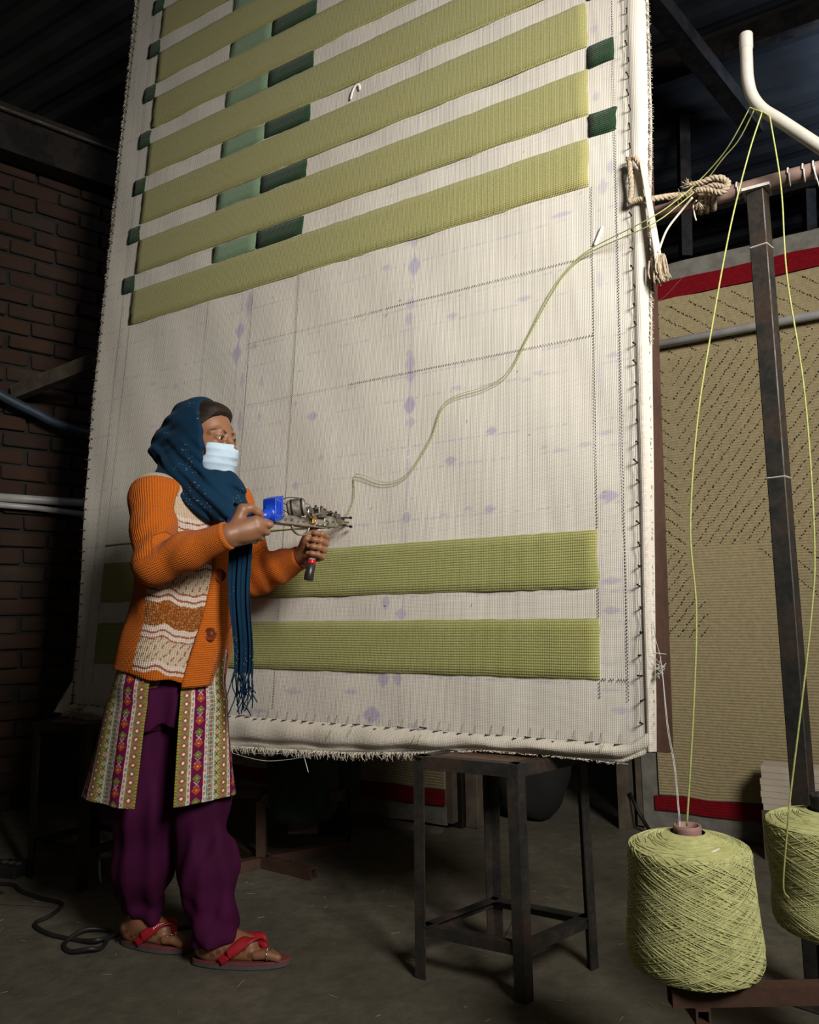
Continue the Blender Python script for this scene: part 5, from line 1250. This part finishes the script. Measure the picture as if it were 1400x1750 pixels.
# knit coordinates: u round the limb or trunk, v along it
def limb(a, b):
    d = b-a; L = np.linalg.norm(d); d = d/L; t_ = (V_-a)@d; x, y, _ = frame(d, (0.1, -1, .1)); q = V_-a-t_[:, None]*d; return t_, np.arctan2(q@y, q@x), np.linalg.norm(q, axis=1), L
reg = np.zeros(len(V_)); ku = np.zeros(len(V_)); kv = np.zeros(len(V_))
q = lambda v: np.interp(V_[:, 2], TZ, v)
tx, ty = V_[:, 0]-q(TX), V_[:, 1]-q(TY); ul, uf = tx*BL[0]+ty*BL[1], tx*BF[0]+ty*BF[1]
az = np.arctan2(uf/q(TB), -ul/q(TA)) # 0 = her right side, +90 = front
rt_ = np.sqrt((ul/q(TA))**2+(uf/q(TB))**2)
ku[:] = az*.155; kv[:] = V_[:, 2]
for (a, b, c) in ((SHR, ELR, WRR), (SHL, ELL_, WRL)):
    t1, a1, r1, L1 = limb(a, b); t2, a2, r2, L2 = limb(b, c)
    up = (t1 > -.03) & (t1 < L1+.01) & (r1 < .088) & ((rt_ > 1.10) | (r1 < .066)); lo_ = (t2 > -.06) & (t2 < L2+.03) & (r2 < .075) & ((rt_ > 1.12) | (r2 < .06))
    use2 = lo_ & (~up | (t2 > .03)); use1 = up & ~use2
    ku[use1] = a1[use1]*.054; kv[use1] = t1[use1]; reg[use1] = 1; ku[use2] = a2[use2]*.054; kv[use2] = L1+t2[use2]; reg[use2] = 1
OR = A3(.60, .150, .016); CRM = A3(.66, .54, .40); WHT = A3(.76, .68, .60); RUS = A3(.36, .105, .05); GLD = A3(.34, .105, .020)
colr = np.tile(OR, (len(V_), 1))
# front panels: stripes follow height, drooping and waving towards the opening
nx = (V_[:, 0]-xedge(V_[:, 2]))
wave = .0055*np.sin(az*9.5+.8)+.0025*np.sin(az*19)
zz_ = V_[:, 2]-wave+np.clip(az-.2, 0, 2)*.030
panel = (reg < .5) & (az > .30) & (nx < -.062) & (V_[:, 1] < 2.44)
seq = [(.7, OR), (.828, WHT), (.836, RUS), (.842, WHT), (.855, CRM), (.917, RUS), (.921, WHT), (.933, RUS), (.938, WHT), (.953, GLD), (1.020, WHT), (1.031, RUS), (1.037, WHT), (1.050, RUS), (1.055, CRM), (1.110, WHT), (1.124, RUS), (1.129, WHT), (1.14, GLD), (1.225, WHT), (1.236, RUS), (1.241, WHT), (1.256, RUS), (1.260, WHT), (1.272, CRM)]
zs_ = np.array([s_[0] for s_ in seq]); cs_ = np.array([s_[1] for s_ in seq]); ii = np.clip(np.searchsorted(zs_, zz_)-1, 0, len(zs_)-1)
colr[panel] = cs_[ii][panel]
# lace eyelets in the cream and gold bands
cb_ = panel & (np.abs(cs_[ii]-CRM).sum(1) < .01) & (V_[:, 2] < 1.15)
lu = az*.155*1.0/.020+np.floor(zz_/.018)*.5; lv = zz_/.018; fu, fv = lu-np.floor(lu), lv-np.floor(lv)
par = (np.floor(lv) % 2) < .5; ln = np.where(par, np.abs(fu-.2-.6*fv), np.abs(fu-.45-.15*fv)); hole_ = cb_ & (ln < .085) & (fv > .15) & (fv < .85)
colr[hole_] = A3(.20, .12, .07)
gb = panel & (np.abs(cs_[ii]-GLD).sum(1) < .01); rnd = RNG.random(len(V_)); colr[gb & (rnd > .90)] = A3(.60, .42, .20); colr[gb & (rnd < .10)] = A3(.14, .035, .010)
neck = (reg < .5) & (V_[:, 2] > 1.340); colr[neck] = CRM
def m_knit():
    t = NT('orange_rib_knit'); k = t.n('ShaderNodeAttribute', attribute_name='knit').outputs['Vector']; s3 = t.n('ShaderNodeSeparateXYZ'); t.l(k, s3.inputs[0])
    rib = t.math('SINE', t.math('MULTIPLY', s3.outputs[0], 2*math.pi/.0062)); st_ = t.math('SINE', t.math('MULTIPLY', s3.outputs[1], 2*math.pi/.0046)); f = t.noise(220, 3, .7); g = t.noise(10, 3)
    c = t.mix(t.math('MULTIPLY', t.ramp(rib, (-.0, .30), (.6, 0.0)), 1.0), t.attr('tint'), (.42, .28, .20), 'MULTIPLY')
    c = t.mix(t.math('MULTIPLY', t.ramp(f, (.4, .35), (.65, 0.0)), 1.0), c, (.55, .40, .30), 'MULTIPLY'); 
    t.bump(t.math('ADD', t.math('MULTIPLY', rib, .9), t.math('ADD', t.math('MULTIPLY', st_, .35), t.math('MULTIPLY', f, .9))), .0012, .8)
    return t.set(c, .95, sheen=.06, spec=.08)
M['knit'] = m_knit()
card = mk('cardigan', V_, F_, M['knit'], man, col=colr, attrs={'knit': np.stack([ku, kv, reg], -1)})
# button band: a ribbed strip lying on the right front along the opening
def tsurf(z, x, off=0.0):
    """point of the trunk surface facing the camera at height z and world x"""
    cx, cy, a, b = (np.interp(z, TZ, v) for v in (TX, TY, TA, TB)); th = np.linspace(-np.pi, np.pi, 721); u, v = np.cos(th)*(a+off), np.sin(th)*(b+off)
    X = cx+u*BL[0]+v*BF[0]; Y = cy+u*BL[1]+v*BF[1]; k = Y < cy+.02; i = np.argmin(np.where(k, np.abs(X-x), 9)); return np.array([X[i], Y[i], z])
zb_ = np.linspace(.766, 1.30, 90); wv = np.linspace(0, 1, 9)
BP = np.array([[tsurf(z, xedge(z)-.062+.064*w_, .007) for w_ in wv] for z in zb_])
NB_ = np.cross(np.gradient(BP, axis=1), np.gradient(BP, axis=0)); NB_ /= np.linalg.norm(NB_, axis=2)[..., None]+1e-9
if NB_[..., 1].mean() > 0: NB_ = -NB_
edge_ = (np.sin(wv*np.pi)**.3)[None, :, None]*.004
V_, F_ = sheetm(BP+NB_*edge_, .010, NB_); kk = np.stack([np.repeat(zb_[:, None], 9, 1), np.repeat(wv[None]*.064, 90, 0), np.zeros((90, 9))], -1).reshape(-1, 3)
mk('button_band', V_, F_, M['knit'], card, col=np.tile(OR, (len(V_), 1)), attrs={'knit': np.tile(kk, (2, 1))})
M['button'] = plain('rust_brown_button', (.24, .050, .018), .28, var=.45, scale=35)
for (z, xo) in ((.912, -.030), (1.080, -.040)):
    c = tsurf(z, float(xedge(z))+xo, .017); nrm = unit(tsurf(z, float(xedge(z))+xo, .03)-tsurf(z, float(xedge(z))+xo, 0)+A3(0, -.010, 0))
    V_, F_ = lathem(c, [(.0, .0045), (.006, .0042), (.0075, .0030), (.0115, .0036), (.0165, .0060), (.0185, .0050), (.0190, .0022), (.0175, 0)], 28, axis=nrm); b_ = mk('button', V_, F_[:1], M['button'], card)
    for s_ in (1, -1):
        x, y, _ = frame(nrm); V_, F_ = lathem(c+x*.0022*s_+nrm*.0043, [(.0, .0003), (.0010, .0003), (.0011, 0)], 8, axis=nrm); mk('button_hole', V_, F_[:1], M['hole'], b_)
# ribbed cuffs' ends and the hem edge
for (e_, w_, r_) in ((ELR, WRR, .0375), (ELL_, WRL, .0365)):
    d = unit(w_-e_); c = w_-d*.008 if e_ is ELR else w_-d*.022
    V_, F_ = lathem(c, [(r_-.004, -.012), (r_+.001, -.010), (r_+.0022, 0), (r_+.001, .008), (r_-.003, .010), (r_-.006, .004), (r_-.007, -.012)], 40, axis=d); n_ = len(V_)
    mk('cuff', V_, F_[:1], M['knit'], card, col=np.tile(OR*1.05, (n_, 1)), attrs={'knit': np.stack([np.tile(np.linspace(0, 2*np.pi*r_, 40), 7), np.zeros(n_), np.ones(n_)], -1)})

# ---- printed tunic: one grid per panel, slit open over her right leg
KZ = np.array([.455, .56, .68, .76])                              # flare below the cardigan: centre and half axes
KX = np.array([-.738, -.732, -.726, -.720]); KY = np.array([2.365, 2.37, 2.378, 2.385]); KA = np.array([.212, .194, .178, .170]); KB = np.array([.172, .164, .156, .148])
def diam(u, v, cu, cv, ru, rv): return np.abs(u-cu)/ru+np.abs(v-cv)/rv
MAR = A3(.125, .006, .050)
def tunic_colour(u, v):
    """u: metres in from the slit's edge, v: height in metres"""
    C_ = np.tile(MAR, u.shape+(1,)); n1 = RNG.random(u.shape)
    P_ = .100; w_ = u
    def vm(p, ph=0): return (v+ph) % p-p/2
    OLV = A3(.225, .185, .070); YEL = A3(.42, .29, .055); WH = A3(.66, .60, .50); ORG = A3(.42, .085, .012); RED = A3(.36, .035, .020); TEA = A3(.10, .20, .16); GRN = A3(.13, .16, .030); BLU = A3(.030, .12, .17)
    def band(a, b): return (w_ >= a) & (w_ < b)
    def put_(m, c): C_[m] = c
    def olive(a, b):
        m = band(a, b); put_(m, OLV); c = (a+b)/2; put_(m & (n1 > .72), TEA*.9); put_(m & (n1 < .16), A3(.33, .16, .06)); d = diam(w_, vm(.0222), c, 0, .0100, .0090); put_(m & (d < 1), RED*.9); put_(m & (d < .72), ORG*.8); put_(m & (d < .50), A3(.85, .72, .62))
        d2 = diam(np.abs(w_-c), vm(.0222, .0111), (b-a)/2, 0, .0055, .006); put_(m & (d2 < 1), A3(.33, .20, .05))
    def white(a, b):
        m = band(a, b); put_(m, WH); c = (a+b)/2; vv_ = vm(.0148); x = np.abs(np.abs(w_-c)/.0034-np.abs(vv_)/.0048) < .38; k = (np.floor(v/.0148) % 2) < .5
        put_(m & x & (np.abs(vv_) < .0050) & (np.abs(w_-c) < .0034) & k, RED); put_(m & x & (np.abs(vv_) < .0050) & (np.abs(w_-c) < .0034) & ~k, BLU); put_(m & (diam(w_, vm(.0148, .0074), c, 0, .0016, .0018) < 1), TEA)
        put_(band(a, a+.0014) | band(b-.0014, b), A3(.70, .45, .42))
    def maroon(a, b):
        m = band(a, b); put_(m, MAR); c = (a+b)/2; vv_ = v % .060
        d = diam(w_, vv_, c, .013, .0140, .0115); put_(m & (d < 1), ORG); put_(m & (d < .66), RED*.8); put_(m & (d < .44), ORG*1.15); put_(m & (d < .2), A3(.6, .4, .3))
        d = diam(w_, vv_, c, .043, .0135, .0110); put_(m & (d < 1), GRN*1.1); put_(m & (d < .62), OLV*.8); put_(m & (d < .36), GRN*.6); put_(m & (d < .2), A3(.6, .5, .3))
        x = np.abs(np.abs(w_-c)-np.abs(vv_-.028)*1.15) < .0014; put_(m & x & (np.abs(vv_-.028) < .0075), A3(.62, .42, .50))
    def check(a, b):
        m = band(a, b); put_(m, TEA); c = (a+b)/2; put_(m & (np.abs(vm(.0111)) < .0016), A3(.36, .44, .36)); put_(m & (np.abs(np.abs(w_-c)-.006) < .0012), A3(.36, .40, .30)); d = np.maximum(np.abs(w_-c), np.abs(vm(.0222))) ; put_(m & (d < .0042), ORG*.9); d = np.maximum(np.abs(w_-c), np.abs(vm(.0222, .0111))); put_(m & (d < .0036), A3(.36, .13, .05)); put_(m & (n1 < .12), BLU)
    def green(a, b):
        m = band(a, b); put_(m, A3(.42, .33, .13)); c = (a+b)/2; vv_ = vm(.0240); x = np.abs(np.abs(w_-c)-np.abs(vm(.0240, .012))*.85) < .0030; put_(m & x & (np.abs(vm(.0240, .012)) < .0075), GRN*.7); d = diam(w_, vv_, c, 0, .0085, .0085); k = (np.floor(v/.0240) % 2) < .5
        put_(m & (d < 1), WH); put_(m & (d < .66) & k, RED); put_(m & (d < .66) & ~k, TEA*.8); put_(m & (d < .3), WH)
    s0 = 0.0
    for _ in range(4):
        put_(band(s0, s0+.0055), YEL); put_(band(s0, s0+.0055) & (vm(.008) > 0), GRN); s0 += .0055
        olive(s0, s0+.0270); s0 += .0270; white(s0, s0+.0110); s0 += .0110; maroon(s0, s0+.0375); s0 += .0375; white(s0, s0+.0110); s0 += .0110
        check(s0, s0+.0210); s0 += .0210; put_(band(s0, s0+.006), WH); put_(band(s0, s0+.006) & (vm(.006) > .001), A3(.34, .36, .28)); s0 += .006; green(s0, s0+.0175); s0 += .0175
    return C_
tun = []
for nm, a0, a1, zt in (('front', -62, 100, 1.14), ('back', -95, -250, .84)):
    nz, na = 460 if nm == 'front' else 280, 300; zg = np.linspace(.458, zt, nz); tt = np.linspace(0, 1, na)
    Zg, Tg = np.meshgrid(zg, tt, indexing='ij'); hemw = 1.0
    lo_ = a0+(0 if nm == 'front' else 0); ang = np.radians(a0+(a1-a0)*Tg)
    t0 = np.clip((Zg-.70)/.09, 0, 1); t0 = t0*t0*(3-2*t0); el = lambda A, B, g0: 1/np.sqrt((np.cos(ang-g0)/A)**2+(np.sin(ang-g0)/B)**2)
    low = el(np.interp(Zg, KZ, KA), np.interp(Zg, KZ, KB), 0.0); hig = el(np.interp(Zg, TZ, TA)-.013, np.interp(Zg, TZ, TB)-.013, BANG)
    rad = low*(1-t0)+hig*t0; cx = np.interp(Zg, KZ, KX)*(1-t0)+np.interp(Zg, TZ, TX)*t0; cy = np.interp(Zg, KZ, KY)*(1-t0)+np.interp(Zg, TZ, TY)*t0
    dn_ = np.clip((.85-Zg)/.42, 0, 1)
    rp = 1+dn_*(.030*np.sin(ang*7+1.0+Zg*2)+.016*np.sin(ang*13+Zg*5))
    Xg = cx+rad*np.cos(ang)*rp; Yg = cy+rad*np.sin(ang)*rp; zdrop = -.006*np.sin(ang*3)*np.clip((.5-Zg)/.08, 0, 1)
    Zs = Zg-.030*np.clip((-cx*0+Xg+.75)/.25, -1, 1)*np.clip((.58-Zg)/.12, 0, 1)*.25+zdrop
    P_ = np.stack([Xg, Yg, Zs], -1); seg = np.linalg.norm(np.diff(P_, axis=1), axis=2); arc = np.concatenate([np.zeros((nz, 1)), np.cumsum(seg, 1)], 1)
    mid = np.interp(zg, [.45, .85, 1.12], [1.0, .96, .92]); arc = arc/mid[:, None]
    C_ = tunic_colour(arc, Zg)
    N_ = np.stack([np.cos(ang), np.sin(ang), 0*ang], -1)
    V_, F_ = sheetm(P_, .0022, N_)
    if nm == 'back': F_ = [f[:, ::-1] for f in F_]
    tun.append((V_, F_, np.tile(C_.reshape(-1, 3), (2, 1))))
n0 = len(tun[0][0]); Fq = np.concatenate([tun[0][1][0], tun[1][1][0]+n0])
def m_print():
    t = NT('printed_cotton'); f = t.noise(500, 2); c = t.mix(t.ramp(f, (.35, .22), (.65, 0.0)), t.attr('tint'), (.6, .55, .5), 'MULTIPLY'); t.bump(f, .0004, .5); return t.set(c, .9, spec=.15)
M['print'] = m_print()
mk('tunic', np.r_[tun[0][0], tun[1][0]], Fq, M['print'], man, col=np.r_[tun[0][2], tun[1][2]])

# ---- baggy trousers
tr = SDF((-.96, 2.2, .05), (-.44, 2.56, 1.0), .0035)
tr.loft([.66, .80, .98], [-.722, -.715, -.690], [2.38, 2.38, 2.388], [.135, .130, .105], [.118, .112, .090], [0, 0, 0], 0)
tr.chain([HPR, KNR+A3(.0, 0, .10), KNR, KNR+(ANR-KNR)*.55, ANR+A3(.006, 0, .015)], [.082, .082, .084, .078, .056], .05)
tr.chain([HPL, KNL+A3(.0, 0, .10), KNL, KNL+(ANL-KNL)*.55, ANL+A3(0, 0, .0)], [.078, .077, .078, .077, .070], .05)
g_ = tr.f; sl_, (X, Y, Z) = tr.sl(tr.lo, tr.lo+tr.h*(tr.n-1))
fo = .0050*np.sin((X*1.1+Z*.16)*62+Y*44)+.0035*np.sin((X*1.2-Z*.28)*83-Y*31+1)+.0045*np.sin((Z*.9-X*.7)*33+Y*20)*np.clip((.6-Z)/.3, 0, 1)
fo = fo+.0045*np.sin(Z*70+X*45+2*np.sin(Y*40))*np.clip((.24-Z)/.16, 0, 1); tr.f = (g_+fo).astype(np.float32)
tr.fun((-1, 2.1, 0), (-.65, 2.6, .2), lambda X, Y, Z: .098+(X+.81)*-.25-Z, .004, 'and') if False else None
def hemcut(X, Y, Z): return np.where(X < -.69, .082-(X+.81)*.22, .060+(X+.57)*.10)-Z
tr.fun(tr.lo, tr.lo+tr.h*tr.n, hemcut, .004, 'and')
for an in (ANR, ANL): tr.cone(an+A3(0, 0, -.06), an+A3(0, 0, .03), .044, .042, .004, 'sub')
V_, F_ = tr.mesh(1); del tr
M['trouser'] = plain('plum_purple_cotton', (.058, .0055, .038), .85, var=.25, scale=6, c2=(.044, .0045, .028), spec=.12); mk('trousers', V_, F_, M['trouser'], man)
# ---- bangles, toe rings, flip-flops
wd = unit(WRL-ELL_)
M['bangle'] = plain('red_glass_bangle', (.32, .020, .028), .15, var=.5, scale=90)
for j, o_ in enumerate((-.010, -.003, .004, .011)):
    c = WRL+wd*o_; x, y, _ = frame(wd); a = np.linspace(0, 2*np.pi, 30); P_ = c+np.cos(a)[:, None]*x*.0315+np.sin(a)[:, None]*y*.0315; V_, F_ = tubem(P_, .0030, 7, False); mk('bangle', V_, F_, M['bangle'], man)
M['silver'] = plain('silver_ring', (.75, .73, .70), .2, 1.0, var=.1)
M['strap'] = plain('red_rubber_strap', (.36, .010, .020), .45, var=.12); M['sole'] = plain('pinkish_red_insole', (.17, .042, .042), .7, var=.25, scale=20); M['sole_edge'] = plain('grey_sole_edge', (.085, .080, .082), .7)
for (p, sg_, nm) in ((FL, 1, 'l'), (FR, -1, 'r')):
    t_ = np.linspace(0, 2*np.pi, 60, endpoint=False); L_ = np.linalg.norm(p(1, 0, 0)-p(0, 0, 0)); fx = .52+.60*np.cos(t_); wd_ = np.sin(t_)*(.036+.010*np.cos(t_-.3)); 
    ring_ = lambda z, k: np.array([p(.5+(f-.5)*k, w_*k, z-.021) for f, w_ in zip(fx, wd_)])
    lev = [(.0015, .97), (.004, 1.0), (.012, 1.0), (.0125, 1.0), (.0185, 1.0), (.020, .985)]
    rings = [ring_(z, k) for z, k in lev]; V_ = np.concatenate(rings); i = np.arange(5)[:, None]*60; j = np.arange(60)[None]
    F_ = np.stack([i+j, i+(j+1) % 60, i+60+(j+1) % 60, i+60+j], -1).reshape(-1, 4); F_ = [F_, np.array([list(range(60))[::-1], list(range(300, 360))])]
    so = mk('flip_flop', V_, F_, [M['sole_edge'], M['sole']], man, fm=np.r_[np.repeat([0, 0, 0, 1, 1], 60), 0, 1], smooth=False)
    post = p(.80, .016*(1 if sg_ > 0 else 1)*(1 if sg_ > 0 else -1)*-1+.0, .030)
    for s_ in (1, -1):
        Q = smooth_path([p(.30, s_*.040, .002), p(.44, s_*.040, .028), p(.60, s_*.026, .052), p(.73, s_*.008, .050), p(.80, 0.0, .030), p(.815, 0, .0)], 40)
        hw_ = np.interp(np.linspace(0, 1, 40), [0, .35, .7, .9, 1], [.010, .016, .014, .006, .005]); dd_ = unit(p(1, 0, 0)-p(0, 0, 0)); tq = np.gradient(Q, axis=0); nq = np.cross(tq, dd_); nq /= np.linalg.norm(nq, axis=1)[:, None]+1e-9; nq *= np.sign(nq[:, 2:]+1e-6)
        sd_ = np.cross(nq, tq); sd_ /= np.linalg.norm(sd_, axis=1)[:, None]+1e-9
        G_ = np.stack([Q-sd_*hw_[:, None]-nq*.001, Q-sd_*hw_[:, None]*.5+nq*.001, Q+nq*.0018, Q+sd_*hw_[:, None]*.5+nq*.001, Q+sd_*hw_[:, None]-nq*.001], 1); V_, F_ = sheetm(G_+nq[:, None]*.002, .003, np.repeat(nq[:, None], 5, 1)); sp_ = mk('strap', V_, F_, M['strap'], so)
        if sg_ < 0 and s_ == 1:
            em = MB()
            for k in range(7):
                i_ = 13+k; c = Q[i_]*.5+Q[i_+1]*.5+nq[i_]*.0040-sd_[i_]*.004; tt_ = unit(tq[i_]); V_, F_ = boxm(c, tt_*.0011, sd_[i_]*(.0030 if k in (0, 5) else .0022), nq[i_]*.0004); em.add(V_, F_)
            em.build('white_lettering', M['paper'], sp_)
for (p, f_, s_, r_, up_) in ((FL, .86, .026, .0128, 1), (FL, .88, .010, .0092, 0), (FR, .83, .003, .0088, 1), (FR, .80, .015, .0084, 1), (FR, .76, .026, .0082, 1)):
    c = p(f_, s_, .015); d = unit(p(1, 0, 0)-p(0, 0, 0)); V_, F_ = lathem(c, [(r_, -.002), (r_+.0016, -.0012), (r_+.0016, .0012), (r_, .002)], 20, axis=d); tr_ = mk('toe_ring', V_, F_[:1], M['silver'], man)
    if up_:
        V_, F_ = lathem(c+A3(0, 0, r_+.002), [(.0, .004), (.003, .0032), (.0042, .001), (.003, -.001)], 10); mk('bead', V_, F_[:1], M['silver'], tr_)

# ------------------------------------------------------------------ the tufting gun
gun = empty('tufting_gun', gp(.10, 0, -.02), 'hand-held tufting gun with a blue rear grip and a black front handle', 'tufting gun')
M['blue'] = plain('bright_blue_plastic', (.006, .055, .52), .35, var=.15, scale=12); M['alu'] = m_metal('worn_aluminium', (.46, .44, .40), (.20, .17, .13), .25, .38, .85); M['steel_b'] = m_metal('oily_bright_steel', (.32, .30, .27), (.07, .055, .04), .35, .28, .95)
M['redp'] = plain('red_plastic', (.55, .010, .018), .3); M['brass'] = plain('brass', (.55, .36, .10), .3, .9, var=.2); M['clear'] = plain('clear_grey_plastic', (.50, .50, .48), .2, var=.1)
def gbox(nm, f0, f1, r0, r1, u0, u1, mat, b=.002, par=None):
    V_, F_ = boxm(gp((f0+f1)/2, (r0+r1)/2, (u0+u1)/2), gd*(f1-f0)/2, gs*(r1-r0)/2, gu*(u1-u0)/2, b); return mk(nm, V_, F_, mat, par or gun, smooth=False)
def gcyl(nm, a, b, r, mat, sides=20, par=None, prof=None):
    a, b = gp(*a), gp(*b); d = b-a; L = np.linalg.norm(d); prof = prof or [(0, 0), (r*.92, 0), (r, r*.08), (r, L-r*.08), (r*.92, L), (0, L)]
    V_, F_ = lathem(a, prof, sides, axis=d); return mk(nm, V_, F_[:1], mat, par or gun, smooth=False)
# blue rear block and stem
bl = SDF(GA-.12, GA+.14, .0024)
def bfun(X, Y, Z):
    f = (X-GA[0])*gd[0]+(Y-GA[1])*gd[1]+(Z-GA[2])*gd[2]; r = (X-GA[0])*gs[0]+(Y-GA[1])*gs[1]+(Z-GA[2])*gs[2]; u = (X-GA[0])*gu[0]+(Y-GA[1])*gu[1]+(Z-GA[2])*gu[2]
    qx, qy, qz = np.abs(f-.026)-.015, np.abs(r)-.020, np.abs(u-.012-(f-.028)*.30)-.031; return np.maximum(np.maximum(qx, qy), qz)-.003
bl.fun(GA-.12, GA+.14, bfun); bl.chain([gp(.012, 0, .000), gp(-.015, .002, -.012), B1+A3(.02, 0, -.002), B1], [.018, .0145, .0150, .0160], .012)
V_, F_ = bl.mesh(0); rear = mk('rear_grip', V_, F_, M['blue'], gun)
for k in range(3): gbox('rib', .016+.007*k, .019+.007*k, .0235, .0250, -.004, .030, M['blue'], 0, rear)
for (f, u) in ((.015, .034), (.037, .040), (.015, -.014), (.037, -.008)): gcyl('screw', (f, .0235, u), (f, .0255, u), .0028, M['steel_b'], 10, rear)
gbox('trigger', -.006, .012, -.006, .006, -.040, -.018, M['black_plastic'], .001)
# frame plate, bowed edge below
gbox('frame_plate', .030, .300, -.003, .003, -.026, .000, M['alu'], .001)
gbox('frame_plate', .030, .260, -.022, .022, -.029, -.026, M['alu'], .0008)
V_, F_ = extrude(gp(.10, .010, -.029), gp(.10, -.010, -.029), [(0, 0), (.012, -.016), (.034, -.024), (.056, -.020), (.074, 0)][::-1], up=gu)
for k in range(5): gcyl('bolt', (.075+.030*k, .003, -.014+.002*(k % 2)), (.075+.030*k, .0065, -.014+.002*(k % 2)), .0040, M['steel_b'], 8)
gw = MB()
for s_ in (.012,):
    a = np.linspace(0, np.pi, 20); P_ = np.array([gp(.135-.040*math.cos(t_), s_, -.030-.026*math.sin(t_)) for t_ in a]); V_, F_ = tubem(P_, .0050, 8, True, .5); gw.add(V_, F_)
gw.build('guard_strip', M['alu'], gun, smooth=True)
# motor, lying across and forwards
mo = empty_loc = None
V_, F_ = lathem(gp(.120, -.024, .022), [(0, 0), (.018, 0), (.024, .003), (.026, .006), (.026, .050), (.0245, .054), (.0100, .055), (.0100, .061), (.0065, .062), (.0060, .067), (0, .067)], 32, axis=unit(gd*.50+gs*.85+gu*.12)); motor = mk('motor', V_, F_[:1], M['alu'], gun, smooth=False)
md = unit(gd*.50+gs*.85+gu*.12); m0 = gp(.120, -.024, .022); mx, my, _ = frame(md)
for k in range(2):
    V_, F_ = lathem(m0+md*(.012+.030*k), [(.0264, 0), (.0274, .001), (.0274, .005), (.0264, .006)], 32, axis=md); mk('band', V_, F_[:1], M['steel_dark'], motor)
for k in range(4):
    a = k*math.pi/2+.5; V_, F_ = lathem(m0+md*.054+(mx*math.cos(a)+my*math.sin(a))*.016, [(0, .0022), (.0026, .002), (.003, 0)], 8, axis=md); mk('screw', V_, F_[:1], M['steel_b'], motor)
V_, F_ = lathem(m0+md*.066, [(0, .003), (.003, .003), (.0034, 0)], 10, axis=md); mk('shaft', V_, F_[:1], M['hole'], motor)
for s_ in (-1, 1):
    V_, F_ = boxm(m0+md*.030+(mx*math.cos(2.2)+my*math.sin(2.2))*s_*.0262, md*.008, mx*.004, my*.004); mk('vent', V_, F_, M['hole'], motor, smooth=False)
V_, F_ = tubem(smooth_path([m0+md*.002+my*.012, m0-md*.016+my*.026, m0+md*.005+my*.034, m0+md*.04+my*.028], 20), .0014, 6); mk('wire', V_, F_, M['black_plastic'], motor)
V_, F_ = tubem(smooth_path([m0+md*.002-my*.012, m0-md*.020+my*.002, m0-md*.012-my*.030, gp(.05, .018, -.004)], 20), .0012, 6); mk('wire', V_, F_, M['steel_dark'], motor)
# crank disc and eccentric under the motor's nose
V_, F_ = lathem(gp(.168, .020, .012), [(0, 0), (.016, 0), (.0175, .002), (.0175, .006), (.016, .008), (.006, .008), (.006, .012), (0, .012)], 28, axis=unit(gs+gd*.15)); dk = mk('crank_disc', V_, F_[:1], M['steel_b'], gun, smooth=False)
V_, F_ = lathem(gp(.170, .033, .004), [(0, .003), (.004, .003), (.0044, 0)], 10, axis=gs); mk('crank_pin', V_, F_[:1], M['brass'], dk)
V_, F_ = barm(gp(.170, .034, .004), gp(.235, .022, .018), .007, .004, up=gs, ch=.001); mk('connecting_rod', V_, F_, M['steel_b'], gun, smooth=False)
# slide assembly towards the needle
gcyl('guide_rod', (.205, .012, .030), (.345, .010, .020), .0034, M['steel_b'], 12); gcyl('guide_rod', (.205, -.010, .026), (.345, -.008, .016), .0034, M['steel_b'], 12)
gbox('slide_block', .222, .262, -.016, .018, .004, .034, M['steel_b'], .002); gbox('carrier', .255, .315, -.013, .015, -.022, .012, M['alu'], .003); gbox('nose_block', .300, .345, -.012, .014, -.016, .024, M['steel_b'], .003)
gcyl('barrel', (.205, .004, -.010), (.330, .004, -.012), .0110, M['alu'], 20); gcyl('collar', (.262, .004, -.011), (.276, .004, -.011), .0135, M['steel_b'], 20)
gbox('spacer', .195, .215, -.012, .014, -.018, .010, M['brass'], .002); gbox('shim', .212, .236, -.006, .019, -.030, -.020, M['black_plastic'], .001)
for (f, r, u) in ((.228, .018, .030), (.252, .018, .030), (.228, .018, .010), (.262, .015, -.004), (.300, .015, -.004), (.310, .014, .012), (.334, .014, .012), (.334, .014, -.008)): gcyl('bolt', (f, r, u), (f, r+.004, u), .0034, M['steel_b'], 6)
for (f, r, u) in ((.226, .002, .034), (.256, .002, .034), (.306, .002, .024), (.334, .002, .024)): gcyl('set_screw', (f, r, u), (f, r, u+.008), .0032, M['steel_dark'], 8)
L_ = gl
gcyl('needle', (.340, .002, .002), (L_-.004, .002, .002), .0030, M['steel_b'], 10); gcyl('needle_clamp', (.345, .002, .002), (.368, .002, .002), .0068, M['brass'], 12)
for (r, u) in ((.012, .012), (.012, -.010), (-.008, .010)):
    gcyl('presser_prong', (.338, r*.8, u), (L_-.012, r*1.5, u*1.3), .0024, M['steel_dark'], 8); gcyl('prong_tip', (L_-.018, r*1.5, u*1.3), (L_-.010, r*1.5, u*1.3), .0044, M['steel_dark'], 10)
# front handle
def hcyl(nm, t0, t1, r0, r1, mat, ch=.0015):
    a, b = G0+ga*t0, G0+ga*t1; L = np.linalg.norm(b-a); V_, F_ = lathem(a, [(0, 0), (r0-ch, 0), (r0, ch), (r1, L-ch), (r1-ch, L), (0, L)], 28, axis=ga); return mk(nm, V_, F_[:1], mat, gun)
hcyl('front_handle', -.004, .112, .0105, .0115, M['clear']); hcyl('red_collar', .110, .124, .0128, .0130, M['redp']); hcyl('handle_sleeve', .123, glen, .0138, .0145, M['black_plastic'])
